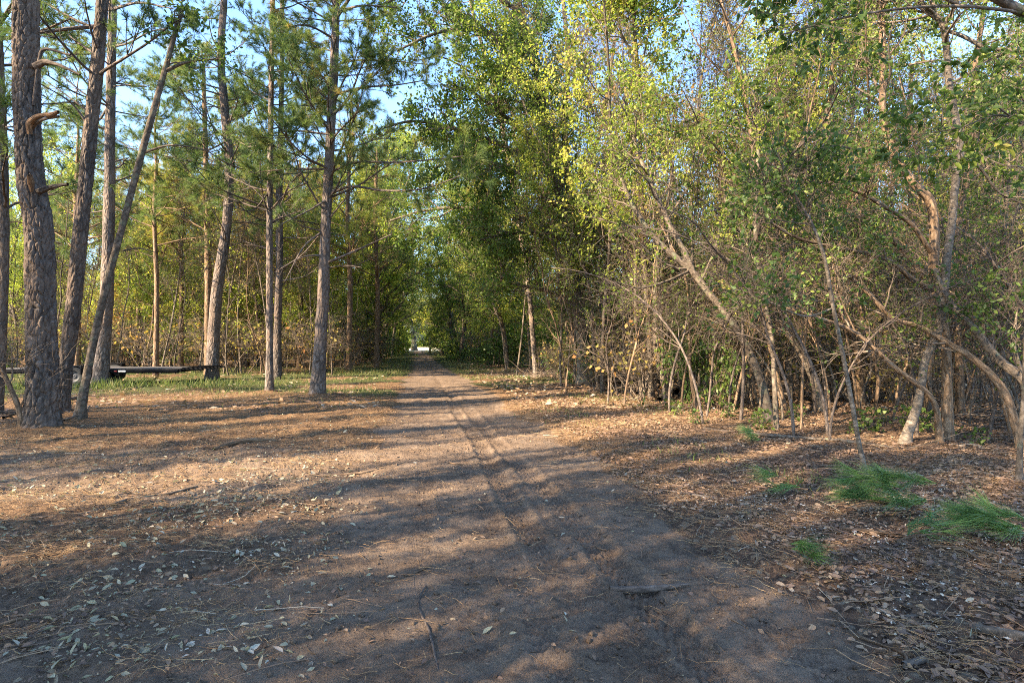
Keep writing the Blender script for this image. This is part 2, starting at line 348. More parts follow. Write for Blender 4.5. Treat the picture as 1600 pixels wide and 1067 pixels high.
# ground material driven by zone weights (R dirt, G straw, B grass, A pale field)
def ground_mat():
    w = N("forest_ground")
    at = w.n("Attribute", attribute_name="zone"); sp = w.n("SeparateColor"); w.l(at.outputs['Color'], sp.inputs[0])
    g = w.n("NewGeometry"); pos = g.outputs['Position']
    def noise(s, d=6.0, r=.6, vec=pos):
        n_ = w.n("TexNoise", i_Scale=float(s), i_Detail=float(d), i_Roughness=float(r)); w.l(vec, n_.inputs['Vector']); return n_.outputs['Fac']
    n1, n2, n3 = noise(1.1), noise(9), noise(60, 8, .7)
    dirt = w.ramp(w.math('ADD', w.math('MULTIPLY', n1, .5), w.math('MULTIPLY', n3, .5)), [(.36, (.105, .071, .048)), (.5, (.185, .128, .086)), (.66, (.275, .195, .135))])
    dirt = w.mix(w.ramp(n2, [(.50, (0, 0, 0)), (.68, (.75, .75, .75))]), dirt, (.085, .062, .047))
    n4 = noise(2.6, 5, .65); dirt = w.mix(w.ramp(n4, [(.48, (0, 0, 0)), (.62, (.55, .55, .55))]), dirt, (.22, .165, .12))
    n5 = noise(170, 3, .8); dirt = w.mix(.55, dirt, w.ramp(n5, [(.35, (.25, .25, .25)), (.65, (.8, .8, .8))]), 'SOFT_LIGHT')
    mp = w.n("Mapping"); mp.inputs['Scale'].default_value = (8, 60, 20); mp.inputs['Rotation'].default_value = (0, 0, .5); w.l(pos, mp.inputs[0])
    mp2 = w.n("Mapping"); mp2.inputs['Scale'].default_value = (55, 9, 20); mp2.inputs['Rotation'].default_value = (0, 0, .9); w.l(pos, mp2.inputs[0])
    s1 = noise(1, 4, .6, mp.outputs[0]); s2 = noise(1, 4, .6, mp2.outputs[0])
    straw = w.ramp(w.math('MAXIMUM', s1, s2), [(.40, (.09, .056, .036)), (.55, (.21, .125, .066)), (.70, (.37, .23, .115))])
    vo = w.n("TexVoronoi", feature='F1', i_Scale=26.0, i_Randomness=1.0); w.l(w.mix(.06, pos, w.n("TexNoise", i_Scale=20.0).outputs['Color'], 'ADD'), vo.inputs['Vector'])
    vsep = w.n("SeparateColor"); w.l(vo.outputs['Color'], vsep.inputs[0])
    leaf = w.ramp(vsep.outputs[0], [(.0, (.06, .042, .030)), (.3, (.13, .080, .052)), (.6, (.21, .128, .078)), (.85, (.28, .175, .10)), (1, (.32, .26, .18))])
    leaf = w.mix(w.ramp(n3, [(.4, (.0, .0, .0)), (.65, (.7, .7, .7))]), leaf, (.09, .062, .045))
    grass = w.ramp(w.math('ADD', w.math('MULTIPLY', n2, .5), w.math('MULTIPLY', s2, .5)), [(.38, (.07, .055, .03)), (.50, (.07, .085, .03)), (.60, (.12, .13, .045)), (.72, (.20, .15, .08))])
    field = w.ramp(n1, [(.35, (.46, .40, .25)), (.65, (.60, .53, .35))])
    def soft(x, amt=.9):
        v = w.math('ADD', x, w.math('MULTIPLY', w.math('SUBTRACT', w.math('ADD', w.math('MULTIPLY', n2, .5), w.math('MULTIPLY', n3, .5)), .5), amt))
        return w.ramp(v, [(.35, (0, 0, 0)), (.65, (1, 1, 1))])
    c = w.mix(soft(sp.outputs[1], 1.6), leaf, straw)
    c = w.mix(soft(sp.outputs[2], 1.8), c, grass)
    dm = soft(sp.outputs[0], 1.0)
    c = w.mix(dm, c, dirt)
    c = w.mix(1.0, c, (.86, .86, .86), 'MULTIPLY')
    c = w.mix(at.outputs['Alpha'], c, field)
    b = w.n("BsdfPrincipled", i_Roughness=.97); b.inputs['Specular IOR Level'].default_value = .12
    w.l(c, b.inputs['Base Color'])
    h1 = w.math('ADD', w.math('ADD', w.math('MULTIPLY', n3, .6), w.math('MULTIPLY', n5, .12)), w.math('MULTIPLY', noise(25, 6), .8))
    h2 = w.math('MULTIPLY', w.math('SUBTRACT', 1.0, dm), w.math('ADD', vsep.outputs[1], w.math('MULTIPLY', s1, 1.0)))
    bp = w.n("Bump", i_Strength=1.0, i_Distance=.035); w.l(w.math('ADD', h1, h2), bp.inputs['Height']); w.l(bp.outputs[0], b.inputs['Normal'])
    w.l(b.outputs[0], w.out.inputs[0]); return w.m
M['ground'] = ground_mat()

# ------------------------------------------------------------------ ground and dirt track
def grow_axis(lo, hi, fine, step, g, far):
    a = list(np.arange(lo, hi+1e-6, step)); s = step
    x = hi
    while x < far: s *= g; x += s; a.append(x)
    s = step; x = lo; b = []
    while x > -far: s *= g; x -= s; b.append(x)
    return np.array(b[::-1]+a)
def zones(x, y):
    rw = road_w(x, y); sw = side_w(x, y)
    left = 1-sst(-.2, .2, x-road_c(y))
    nz = fbm(x*.5, y*.5, 21, 4); nz2 = fbm(x*.35+40, y*.35, 22, 4)
    patch = (1-sst(2.5, 7.5, y+(nz-.5)*6))*left*(.55+.4*sst(-3.5, -.5, x))
    beyond = np.where((x-road_c(y) > 1.4), 0, 1)
    dirt = np.clip(np.maximum(np.maximum(rw, sw*.9), patch*beyond), 0, 1)
    far_d = sst(24, 36, y)
    dirt = dirt*(1-.35*far_d*nz2)
    q = x-road_c(y)
    straw = left*sst(7.5, 10, y+(nz-.5)*3)*(.55+.6*nz)
    straw = np.maximum(straw, (1-left)*(1-sst(2.0, 4.2, q+(nz-.5)*2))*sst(5, 8, y)*(.2+.9*nz))
    straw = np.maximum(straw, left*.45)
    grass = np.maximum(sst(.44, .60, nz2), .7*sst(-7.5, -9.5, x)*sst(.36, .56, nz))*left*sst(14.5, 19, y)*(1-sst(32, 40, y))*1.1+sst(.52, .64, nz)*sst(19, 24, y)*.8*(1-sst(30, 36, np.abs(q)*6))
    grass = np.maximum(grass, .7*sst(.56, .64, nz2)*(1-left)*(1-sst(2.5, 3.5, q))*sst(7, 10, y))
    grass = np.maximum(grass, sst(28, 30, y)*(1-sst(2.8, 4.6, np.abs(q)))*.6)
    field = sst(97, 101, y)*(1-sst(9, 12, np.abs(x+18)))
    return np.stack([dirt*(1-field), np.clip(straw, 0, 1), np.clip(grass, 0, 1), field], -1)
gx = grow_axis(-4.4, 4.4, 0, .017, 1.045, 900); gy = grow_axis(1.6, 8.0, 0, .016, 1.022, 900)
X, Y = np.meshgrid(gx, gy); Z = gh(X, Y)
Z = Z*np.where(np.hypot(X, Y) > 120, 0, 1)
V = np.stack([X, Y, Z], -1).reshape(-1, 3); zn = zones(X.ravel(), Y.ravel())
ny, nx = X.shape; idx = np.arange(nx*ny).reshape(ny, nx)
Q = np.stack([idx[:-1, :-1], idx[:-1, 1:], idx[1:, 1:], idx[1:, :-1]], -1).reshape(-1, 4)
cx = V[Q].mean(1)
onroad = (np.abs(cx[:, 0]-road_c(cx[:, 1])+(fbm(cx[:, 0]*.9, cx[:, 1]*.9, 3)-.5)*.4) < 1.5) & (cx[:, 1] > -3) & (cx[:, 1] < 100)
def sub(name, mask):
    q = Q[mask]; u, inv = np.unique(q.ravel(), return_inverse=True)
    me = mesh_of(name, V[u], inv.reshape(-1, 4), attrs={'zone': ('FLOAT_COLOR', zn[u])}, mats=[M['ground']])
    return ob(name, me)
tag(sub("ground", ~onroad), kind="structure"); tag(sub("dirt_track", onroad), kind="structure")

# ------------------------------------------------------------------ tree builders
def walk(rng, p, d, L, k, wob, up, n=None):
    """(m,3) starts, (m,3) dirs, (m,) lengths -> (m,k,3)"""
    m = len(p); out = np.zeros((m, k, 3)); out[:, 0] = p; d = nrm(d)
    st = (L/(k-1))[:, None]
    for i in range(1, k):
        d = nrm(d+rng.normal(size=(m, 3))*wob+np.array([0, 0, up]))
        out[:, i] = out[:, i-1]+d*st
    return out
def pick(rng, P_, lo, hi, per):
    """children starts along polylines P_ (m,k,3): per each -> start, tangent, index"""
    m, k, _ = P_.shape
    t = lo+(hi-lo)*rng.random((m, per)); f = t*(k-1); i = np.clip(f.astype(int), 0, k-2); fr = (f-i)[..., None]
    mi = np.arange(m)[:, None]
    s = P_[mi, i]*(1-fr)+P_[mi, i+1]*fr; tg = nrm(P_[mi, i+1]-P_[mi, i])
    return s.reshape(-1, 3), tg.reshape(-1, 3), t.ravel(), np.repeat(np.arange(m), per)
def side_dir(rng, tg, ang):
    r = rng.normal(size=tg.shape); r = nrm(r-tg*np.sum(r*tg, -1, keepdims=True))
    a = np.asarray(ang)
    a = a[:, None] if a.ndim else a
    return nrm(tg*np.cos(a)+r*np.sin(a))

def leafy(rng, tw, lv, per, L, W, clumpy=.5, oval=False, spread=.07, upb=.5):
    s, tg, t, ix = pick(rng, tw, .15, 1.0, per)
    m = len(s)
    off = rng.normal(size=(m, 3))*spread
    d = nrm(tg*.6+rng.normal(size=(m, 3))*.8+np.array([0, 0, -.15]))
    nr = nrm(rng.normal(size=(m, 3))*.8+np.array([0, 0, upb]))
    cl = rng.random(len(tw))[ix]
    rn = np.clip(cl*clumpy+rng.random(m)*(1-clumpy), 0, 1)
    sz = .65+.7*rng.random(m)
    lv.add(s+off, d, nr, L*sz, W*sz, rn, oval)

def crown_on(rng, trunk_pts, trunk_r, wood, lv, lo=.35, limbs=14, limb_len=2.2, subs=5, twigs=4, per=14, L=.08, W=.026,
             up=.06, oval=False, leaf_frac=1.0, ang=(.7, 1.2), twig_len=.5, spread=.07, dense_top=True, wob=.22):
    tp = trunk_pts[None]
    s, tg, t, _ = pick(rng, tp, lo, .98, limbs)
    f = (t-lo)/(1-lo)
    ll = limb_len*(1.0-.55*f)*(.6+.7*rng.random(limbs))
    d = side_dir(rng, tg, rng.uniform(ang[0], ang[1], limbs)*(1-.3*f))
    A = walk(rng, s, d, ll, 8, wob*.8, up)
    r0 = np.interp(t, np.linspace(0, 1, len(trunk_r)), trunk_r)*.5
    rA = np.minimum(r0, .012+ll*.012)[:, None]*np.linspace(1, .3, 8)[None]
    wood.add(tubes(A, rA, 5))
    s, tg, t2, ix = pick(rng, A, .25, 1.0, subs)
    l2 = (ll[ix]*.45)*(.5+.8*rng.random(len(s)))+.2
    B = walk(rng, s, side_dir(rng, tg, rng.uniform(.5, 1.1, len(s))), l2, 6, wob, up*.6)
    rB = (rA[ix, 4]*.55)[:, None]*np.linspace(1, .3, 6)[None]
    wood.add(tubes(B, rB, 4))
    s, tg, t3, ix = pick(rng, B, .2, 1.0, twigs)
    l3 = twig_len*(.5+.9*rng.random(len(s)))
    T = walk(rng, s, side_dir(rng, tg, rng.uniform(.4, 1.1, len(s))), l3, 4, wob, 0)
    rT = np.full((len(s), 4), .0035)*np.linspace(1.2, .5, 4)[None]
    wood.add(tubes(T, rT, 3))
    kb = rng.random(len(B)) < .74; T = T[kb[ix]]
    if leaf_frac < 1: 
        keep = rng.random(len(T)) < leaf_frac; T = T[keep]
    if len(T) and per: leafy(rng, T, lv, int(per*1.25), L, W, oval=oval, spread=spread)

def crown_mesh(name, wood, lv, wm, lm):
    Vw, Qw, Tw = wood.get()
    if lv.n:
        Vl, Ql, Al = lv.get()
        V_ = np.concatenate([Vw, Vl]); Q_ = np.concatenate([Qw, Ql+len(Vw)])
        return mesh_of(name, V_, Q_, attrs={'tc': ('FLOAT_VECTOR', np.concatenate([Tw, np.zeros_like(Vl)])), 'rnd': ('FLOAT', np.concatenate([np.zeros(len(Vw)), Al]))},
                       mats=[wm, lm], matq=np.concatenate([np.zeros(len(Qw)), np.ones(len(Ql))]).astype(np.int32))
    return mesh_of(name, Vw, Qw, attrs={'tc': ('FLOAT_VECTOR', Tw), 'rnd': ('FLOAT', np.zeros(len(Vw)))}, mats=[wm])
def wood_mesh(name, wood, m):
    V_, Q_, T_ = wood.get(); return mesh_of(name, V_, Q_, attrs={'tc': ('FLOAT_VECTOR', T_)}, mats=[m])

PROTO = {}
def tree_proto(key, name, seed, H, r, wm, lm, lean=0.0, wob=.05, cat='tree', **kw):
    """returns arrays and Empty-rooted original placed far below use (moved on first use)"""
    rng = np.random.default_rng(seed)
    d0 = nrm(np.array([[lean, 0, 1.0]])); tp = walk(rng, np.array([[0, 0, -.15]]), d0, np.array([H]), 12, wob, .03)[0]
    rr = r*np.linspace(1, .22, 12); rr[0] *= 1.25
    tw = Wood(); p, rad = tw.tube(tp, rr, 9, .3, .12, seed)
    cw, lv = Wood(), Leaves()
    crown_on(rng, p, rad, cw, lv, **kw)
    PROTO[key] = dict(name=name, cat=cat, tm=wood_mesh(name+"_trunk", tw, wm), cm=crown_mesh(name+"_crown", cw, lv, wm, lm), arr=(tw.get(), cw.get(), lv.get() if lv.n else None), first=None)
def put(key, x, y, label, group, sc=1.0, rz=0, sz=None, tilt=(0, 0)):
    p = PROTO[key]; loc = (x, y, ghf(x, y)-.02); s = (sc, sc, sc if sz is None else sz)
    if p['first'] is None:
        r = empty(p['name'], loc, label, p['cat'], group); r.rotation_euler = (tilt[0], tilt[1], rz); r.scale = s
        ob("trunk", p['tm'], r); ob("crown", p['cm'], r); p['first'] = r; return r
    r = dup(p['first'], loc, rz, s, label, group, tilt); return r

# prototypes: slender green tree, broad green oak, yellow-green tree, autumn tree, bare twiggy tree, low shrub
for i in range(3):
    tree_proto('slim%d' % i, 'slender_tree', 100+i, 14.0, .062, M['smooth'] if i != 1 else M['brown'], M['leafB'] if i != 1 else M['leafA'], lean=.06*(i-1), wob=.07, lo=.26, limbs=30, limb_len=2.5, subs=7, twigs=4, per=11, L=.085, W=.028, twig_len=.6)
for i in range(3):
    tree_proto('oak%d' % i, 'broadleaf_tree', 120+i, 16, .15, M['smooth'], M['leafA'] if i != 1 else M['leafB'], wob=.08, lo=.14, limbs=30, limb_len=4.6, subs=8, twigs=5, per=17, L=.12, W=.04, twig_len=.7, spread=.1)
for i in range(2):
    tree_proto('yel%d' % i, 'yellowing_tree', 140+i, 14.5, .07, M['smooth'], M['leafB'], wob=.06, lo=.14, limbs=30, limb_len=3.2, subs=8, twigs=4, per=15, L=.12, W=.042, twig_len=.6, spread=.1)
tree_proto('aut0', 'autumn_tree', 150, 6.0, .06, M['brown'], M['leafC'], wob=.08, lo=.25, limbs=16, limb_len=2.0, subs=6, twigs=4, per=9, L=.11, W=.042, twig_len=.5, spread=.1)
for i in range(2):
    tree_proto('bare%d' % i, 'bare_tree', 160+i, 12.5, .05, M['pale'], M['leafC'], wob=.06, lo=.25, limbs=26, limb_len=2.2, subs=8, twigs=6, per=2, L=.09, W=.035, up=.14, ang=(.4, .8), twig_len=.8, leaf_frac=.35)
for i in range(3):
    tree_proto('pole%d' % i, 'bare_pole_tree', 170+i, 9.5, .038, [M['brown'], M['smooth'], M['smooth']][i], M['leafB'], lean=.12*(i-1), wob=.10, lo=.12, limbs=14, limb_len=1.7, subs=4, twigs=4, per=4, L=.075, W=.026, ang=(.5, 1.2), twig_len=.6, leaf_frac=.5)
for i in range(3):
    rg_ = np.random.default_rng(180+i); pts_ = [np.array([0, 0, -.1])]
    for k_ in range(9):
        f_ = k_/8; pts_.append(pts_[-1]+np.array([.12+.75*f_*(1, .6, .9)[i], rg_.normal()*.10, (.95, 1.0, .8)[i]*(1-.8*f_*(1, .7, 1.1)[i])])*.78)
    tw_, cw_, lv_ = Wood(), Wood(), Leaves(); p_, r_ = tw_.tube(pts_, np.linspace(.032, .009, 10), 7, .15, .10, 180+i)
    crown_on(rg_, p_, r_, cw_, lv_, lo=.2, limbs=13, limb_len=1.5, subs=5, twigs=3, per=3, L=.07, W=.024, twig_len=.5, leaf_frac=.3, ang=(.4, 1.0), up=.03)
    wm_ = [M['darktwig'], M['brown'], M['smooth']][i]
    PROTO['arch%d' % i] = dict(name='arching_sapling', cat='sapling', tm=wood_mesh('arching_sapling_trunk', tw_, wm_), cm=crown_mesh('arching_sapling_crown', cw_, lv_, wm_, M['leafA']), arr=None, first=None)
def shrub_proto(key, name, seed, lm, wm, H=1.3, stems=9, leaf=8, L=.09, W=.032, frac=1.0, cat='shrub'):
    rng = np.random.default_rng(seed); w = Wood(); lv = Leaves()
    s = rng.normal(size=(stems, 3))*.12; s[:, 2] = -.05
    d = rng.normal(size=(stems, 3))*.45+np.array([0, 0, 1.0])
    A = walk(rng, s, d, H*(.6+.6*rng.random(stems)), 8, .15, .03); w.add(tubes(A, np.full((stems, 8), .012)*np.linspace(1, .4, 8), 5))
    s, tg, t, ix = pick(rng, A, .25, 1, 7); B = walk(rng, s, side_dir(rng, tg, rng.uniform(.4, 1.0, len(s))), .5*H*(.4+.6*rng.random(len(s))), 5, .2, 0)
    w.add(tubes(B, np.full((len(B), 5), .005)*np.linspace(1, .4, 5), 3))
    s, tg, t, ix = pick(rng, B, .2, 1, 4); T = walk(rng, s, side_dir(rng, tg, rng.uniform(.4, 1.0, len(s))), .22*H*(.5+rng.random(len(s))), 4, .2, 0)
    w.add(tubes(T, np.full((len(T), 4), .003), 3))
    if frac < 1: T = T[rng.random(len(T)) < frac]
    if leaf: leafy(rng, T, lv, leaf, L, W, oval=False)
    me = crown_mesh(name, w, lv, wm, lm)
    PROTO[key] = dict(me=me, name=name, cat=cat)
def put_shrub(key, x, y, label, group=None, sc=1.0, rz=0, sz=None):
    p = PROTO[key]; o = ob(p['name'], p['me']); o.location = (x, y, ghf(x, y)-.02); o.rotation_euler = (0, 0, rz); o.scale = (sc, sc, sz or sc)
    return tag(o, label, p['cat'], group)
shrub_proto('shrubG', 'green_shrub', 200, M['leafD'], M['twig'])
shrub_proto('shrubY', 'yellow_shrub', 201, M['leafB'], M['twig'])
shrub_proto('shrubO', 'orange_shrub', 202, M['leafC'], M['twig'])
shrub_proto('shrubT', 'twiggy_shrub', 203, M['leafC'], M['twig'], H=1.7, stems=12, leaf=2, frac=.25)
shrub_proto('seedling', 'green_seedling', 204, M['leafD'], M['twig'], H=.45, stems=1, leaf=3, L=.07, W=.024, cat='seedling')

# ------------------------------------------------------------------ hero pines on the left
def px_path(pts, d, widths):
    """traced centre line (u, v) at distance d (a number or list), pixel widths"""
    ds = d if isinstance(d, (list, tuple)) else [d]*len(pts)
    return [P(u, v, dd) for (u, v), dd in zip(pts, ds)], [w*.5/K*dd for w, dd in zip(widths, ds)]

def pine(name, label, seed, pts, d, widths, top, bz, gz, nb=26, blen=2.6, mat='pine', sides=18, step=.12, tuftL=.2, branches=(), group="pines at the left of the track", needle='needle', plates=None, rough=.11, nt=52):
    rng = np.random.default_rng(seed)
    pp, rr = px_path(pts, d, widths)
    x0, y0 = pp[0][0], pp[0][1]; z0 = ghf(x0, y0); base = np.array([x0, y0, z0])
    pp = [np.array(p)-base for p in pp]; pp[0][2] = -.12
    # continue upward above the frame
    dr = (pp[-1]-pp[-2]); dr = dr/np.linalg.norm(dr); dr = nrm(dr*.5+np.array([0, 0, .6]))
    last = pp[-1]; Hrem = top-last[2]
    if Hrem > .5:
        for f in (.33, .66, 1.0):
            pp.append(last+dr*Hrem*f+rng.normal(size=3)*.05*Hrem*f*.3); rr.append(rr[len(widths)-1]*(1-.8*f))
    # root flare
    pp.insert(1, pp[0]*.72+pp[1]*.28 if pp[1][2] > .8 else pp[0]*.5+pp[1]*.5); rr.insert(1, rr[0]*.9+rr[1]*.1); rr[0] *= 1.22
    root = empty(name, tuple(base), label, 'pine tree', group)
    w = Wood(); p, r = w.tube(pp, rr, sides, step, rough, seed)
    if plates:
        V_, Q_, T_ = w.get(); nrm_ = V_-np.repeat(p, sides, 0); nrm_ = nrm(nrm_); w.V = [V_+nrm_*furrow(V_, T_, r[0], *plates)[:, None]]
    ob("trunk", wood_mesh("trunk", w, M[mat]), root)
    nd = Needles(); cw = Wood()
    zt = p[:, 2]
    hs = np.sort(rng.uniform(bz, top-.3, nb))
    hs = np.round(hs/.45)*.45+rng.normal(size=nb)*.04
    az = rng.uniform(0, 2*np.pi, nb)+np.arange(nb)*2.4
    for i, (h, a) in enumerate(zip(hs, az)):
        j = int(np.clip(np.searchsorted(zt, h), 1, len(p)-1)); s = p[j]
        live = h > gz-1.2; f = (h-bz)/(top-bz)
        L_ = blen*(.55+.7*rng.random())*(1.05-.6*f) if live else blen*(.3+.75*rng.random())*.8
        dr = np.array([math.cos(a), math.sin(a), rng.uniform(.05, .5)])
        A = walk(rng, s[None], dr[None], np.array([L_]), 9, .10, .035 if live else .0)
        r0 = min(r[j]*.4, .008+L_*.010)
        b = Wood(); b.add(tubes(A, (r0*np.linspace(1, .25, 9))[None], 6))
        vis = h+z0 < CAM_H+.62*y0+1.0
        n2 = 9 if live else rng.integers(1, 4)
        s2, tg, t, _ = pick(rng, A, .3, 1, n2); l2 = L_*.38*(1.15-t)*(.5+.8*rng.random(n2))+.15
        B = walk(rng, s2, side_dir(rng, tg, rng.uniform(.5, 1.0, n2)), l2, 5, .15, .05)
        b.add(tubes(B, (r0*.35)*np.ones((n2, 5))*np.linspace(1, .4, 5), 4))
        if live:
            s3, tg3, t3, _ = pick(rng, B, .35, 1, 3)
            Cc = walk(rng, s3, side_dir(rng, tg3, rng.uniform(.4, .9, len(s3))), .28*(.6+.6*rng.random(len(s3))), 3, .15, .12)
            b.add(tubes(Cc, np.full((len(Cc), 3), .004), 3))
            ends = np.concatenate([Cc[:, -1], B[:, -1], A[:, -1]]); dd = np.concatenate([Cc[:, -1]-Cc[:, -2], B[:, -1]-B[:, -2], A[:, -1]-A[:, -2]])
            nd.tufts(ends, nrm(dd), rng, nt, tuftL)
        if vis: ob("branch", wood_mesh("branch", b, M[mat] if live else M['darktwig']), root)
        else: cw.add(b.get())
    for br in branches:            # traced branches: (list of (u,v), d0, d1, px width, n_tufts)
        q, d0, d1, pw, ntf = br[:5]
        ds = np.linspace(d0, d1, len(q)); q3 = np.array([P(u, v, dd) for (u, v), dd in zip(q, ds)])-base
        j = int(np.argmin(np.linalg.norm(p-q3[0], axis=1))); q3[0] = p[j]*.8+q3[0]*.2
        b = Wood(); A, ar = b.tube(q3, pw*.5/K*ds*np.linspace(1, .35, len(q)), 7, .12)
        if ntf:
            n2 = ntf; s2, tg, t, _ = pick(rng, A[None], .45, 1, n2)
            B = walk(rng, s2, side_dir(rng, tg, rng.uniform(.4, 1.1, n2)), .25+.5*rng.random(n2), 5, .15, .05)
            b.add(tubes(B, np.full((n2, 5), .006)*np.linspace(1, .5, 5), 4))
            s3, tg3, t3, _ = pick(rng, B, .3, 1, 2)
            Cc = walk(rng, s3, side_dir(rng, tg3, rng.uniform(.4, .9, len(s3))), .2*(.6+.6*rng.random(len(s3))), 3, .15, .1)
            nd.tufts(np.concatenate([Cc[:, -1], B[:, -1]]), nrm(np.concatenate([Cc[:, -1]-Cc[:, -2], B[:, -1]-B[:, -2]])), rng, nt, tuftL)
        else:
            s2, tg, t, _ = pick(rng, A[None], .4, 1, 3)
            B = walk(rng, s2, side_dir(rng, tg, rng.uniform(.4, .9, 3)), .2+.4*rng.random(3), 5, .15, .05)
            b.add(tubes(B, np.full((3, 5), .006)*np.linspace(1, .5, 5), 4))
        ob("branch", wood_mesh("branch", b, M[mat]), root)
    if nd.n:
        Vn, Fn, An = nd.get()
        if cw.n:
            Vw, Qw, Tw = cw.get()
            me = mesh_of("crown", np.concatenate([Vn, Vw]), Qw+len(Vn), Fn, {'rnd': ('FLOAT', np.concatenate([An, np.zeros(len(Vw))])), 'tc': ('FLOAT_VECTOR', np.concatenate([np.zeros_like(Vn), Tw]))},
                         [M[needle], M[mat]], np.ones(len(Qw), np.int32), np.zeros(len(Fn), np.int32))
        else: me = mesh_of("crown", Vn, None, Fn, {'rnd': ('FLOAT', An)}, [M[needle]])
        ob("crown", me, root)
    return root, p, r, base

# big furrowed pine with torn branch stubs
root, tp_, tr_, base_ = pine("pine_tree", "thickest furrowed pine in the left foreground with an orange torn branch stub", 1,
     [(64, 671), (66, 600), (65, 520), (63, 440), (60, 350), (48, 279), (44, 210), (41, 100), (41, 0)], 10.2, [46, 43, 40, 39, 37, 35, 34, 34, 34], 15, 7.6, 9.0, 22, 2.4, sides=150, step=.022, rough=.10, plates=(.026, 15, 4.2))
def stub(parent, base, uv, d, pw, mat, name="torn_branch"):
    w = Wood(); q = np.array([P(u, v, dd) for (u, v), dd in zip(uv, np.linspace(d[0], d[1], len(uv)))])-base
    w.tube(q, np.array(pw)*.5/K*d[0], 12, .012, .45, 3)
    return ob(name, wood_mesh(name, w, mat), parent)
stub(root, base_, [(47, 210), (46, 195), (53, 186), (68, 180), (80, 180), (91, 175)], (10.0, 9.75), [6, 8, 7, 6, 7, 4], M['cut'])
stub(root, base_, [(50, 200), (60, 190), (92, 182)], (10.05, 9.8), [5, 5, 3], M['darktwig'])
stub(root, base_, [(50, 300), (48, 285), (46, 274)], (10.0, 9.85), [4, 8, 6], M['cut'])
stub(root, base_, [(60, 300), (82, 292), (106, 288)], (10.1, 9.9), [8, 6, 4], M['pine'], "branch")
stub(root, base_, [(55, 105), (68, 98), (85, 100), (125, 117)], (10.1, 10), [9, 8, 5, 3], M['darktwig'], "branch")
stub(root, base_, [(52, 165), (62, 90), (64, 82), (110, 86)], (10.1, 10.1), [4, 4, 4, 3], M['darktwig'], "branch")
pine("pine_tree", "leaning grey pine just right of the thickest pine, tilted to the right", 2,
     [(97, 650), (100, 600), (112, 500), (127, 350), (140, 220), (152, 100), (160, 0)], 12.2, [20, 20, 21, 20, 19, 18, 17], 16, 6.0, 7.2, 34, 2.8, branches=[
     ([(140, 200), (110, 160), (60, 130)], 12.2, 11.6, 4, 0), ([(150, 40), (110, 45), (60, 52), (10, 60)], 12.2, 11.4, 7, 4), ([(143, 180), (105, 150), (62, 120)], 12.2, 12.4, 3, 3)], sides=90, step=.03, rough=.08, plates=(.013, 11, 6))
pine("pine_tree", "straight pine with flared foot standing by the trailer wheel", 3,
     [(157, 601), (160, 560), (166, 480), (170, 350), (172, 200), (176, 0)], 20.5, [24, 20, 18, 16, 14, 11], 19, 6.0, 7.6, 46, 3.2,
     branches=[([(175, 75), (200, 68), (235, 50), (262, 45)], 20.5, 19, 4, 6), ([(176, 15), (215, 5), (270, 14)], 20.5, 18.5, 5, 5), ([(168, 160), (150, 190), (120, 150)], 20.5, 20, 4, 0), ([(167, 270), (145, 262), (125, 240)], 20.5, 20, 3, 0), ([(172, 135), (200, 133), (230, 135)], 20.5, 20, 3, 4)])
pine("pine_tree", "pine with a swollen foot at the right end of the trailer, bare below its crown", 5,
     [(331, 594), (333, 540), (340, 450), (354, 350), (358, 260), (349, 150), (345, 90), (350, 0)], 23, [20, 18, 17, 14, 13, 12, 11, 10], 20, 5, 7.4, 50, 3.4,
     branches=[([(345, 92), (310, 95), (280, 100), (262, 110)], 23, 21, 3, 0), ([(358, 192), (370, 175), (395, 145)], 23, 22, 3, 3), ([(345, 85), (332, 60), (325, 20)], 23, 23, 3, 5), ([(352, 300), (320, 290), (270, 240)], 23, 21, 3, 4), ([(357, 270), (385, 285), (420, 320)], 23, 22, 3, 0), ([(349, 150), (310, 140), (270, 150)], 23, 21.5, 3, 7), ([(356, 220), (320, 235), (250, 225)], 23, 21, 3, 7)])
pine("pine_tree", "thinner front pine of the close pair left of the tall central pine", 6,
     [(421, 616), (421, 540), (421, 450), (421, 350), (423, 200), (425, 60), (426, 0)], 17, [13, 10, 10, 9, 8, 7, 6.5], 14, 4.2, 5.8, 40, 2.4, sides=14,
     branches=[([(422, 330), (450, 300), (480, 285)], 17, 16, 3, 0), ([(421, 300), (390, 330), (360, 320)], 17, 16, 3, 0), ([(423, 220), (400, 180), (385, 130)], 17, 16, 3, 4)])
pine("pine_tree", "darker rear pine of the close pair left of the tall central pine", 7,
     [(433, 589), (434, 500), (437, 400), (436, 320), (438, 230), (440, 130), (441, 0)], 24, [13, 11, 10.5, 10, 8, 7, 6], 18, 5, 7.5, 48, 3.2, sides=14,
     branches=[([(438, 320), (460, 280), (505, 245)], 24, 22, 4, 0), ([(440, 195), (470, 180), (500, 155)], 24, 22, 3, 3), ([(437, 350), (400, 340), (350, 300)], 24, 22, 3, 0), ([(438, 420), (470, 400), (505, 360)], 24, 22, 3, 0), ([(437, 440), (480, 430), (500, 415)], 24, 23, 2.5, 0)])
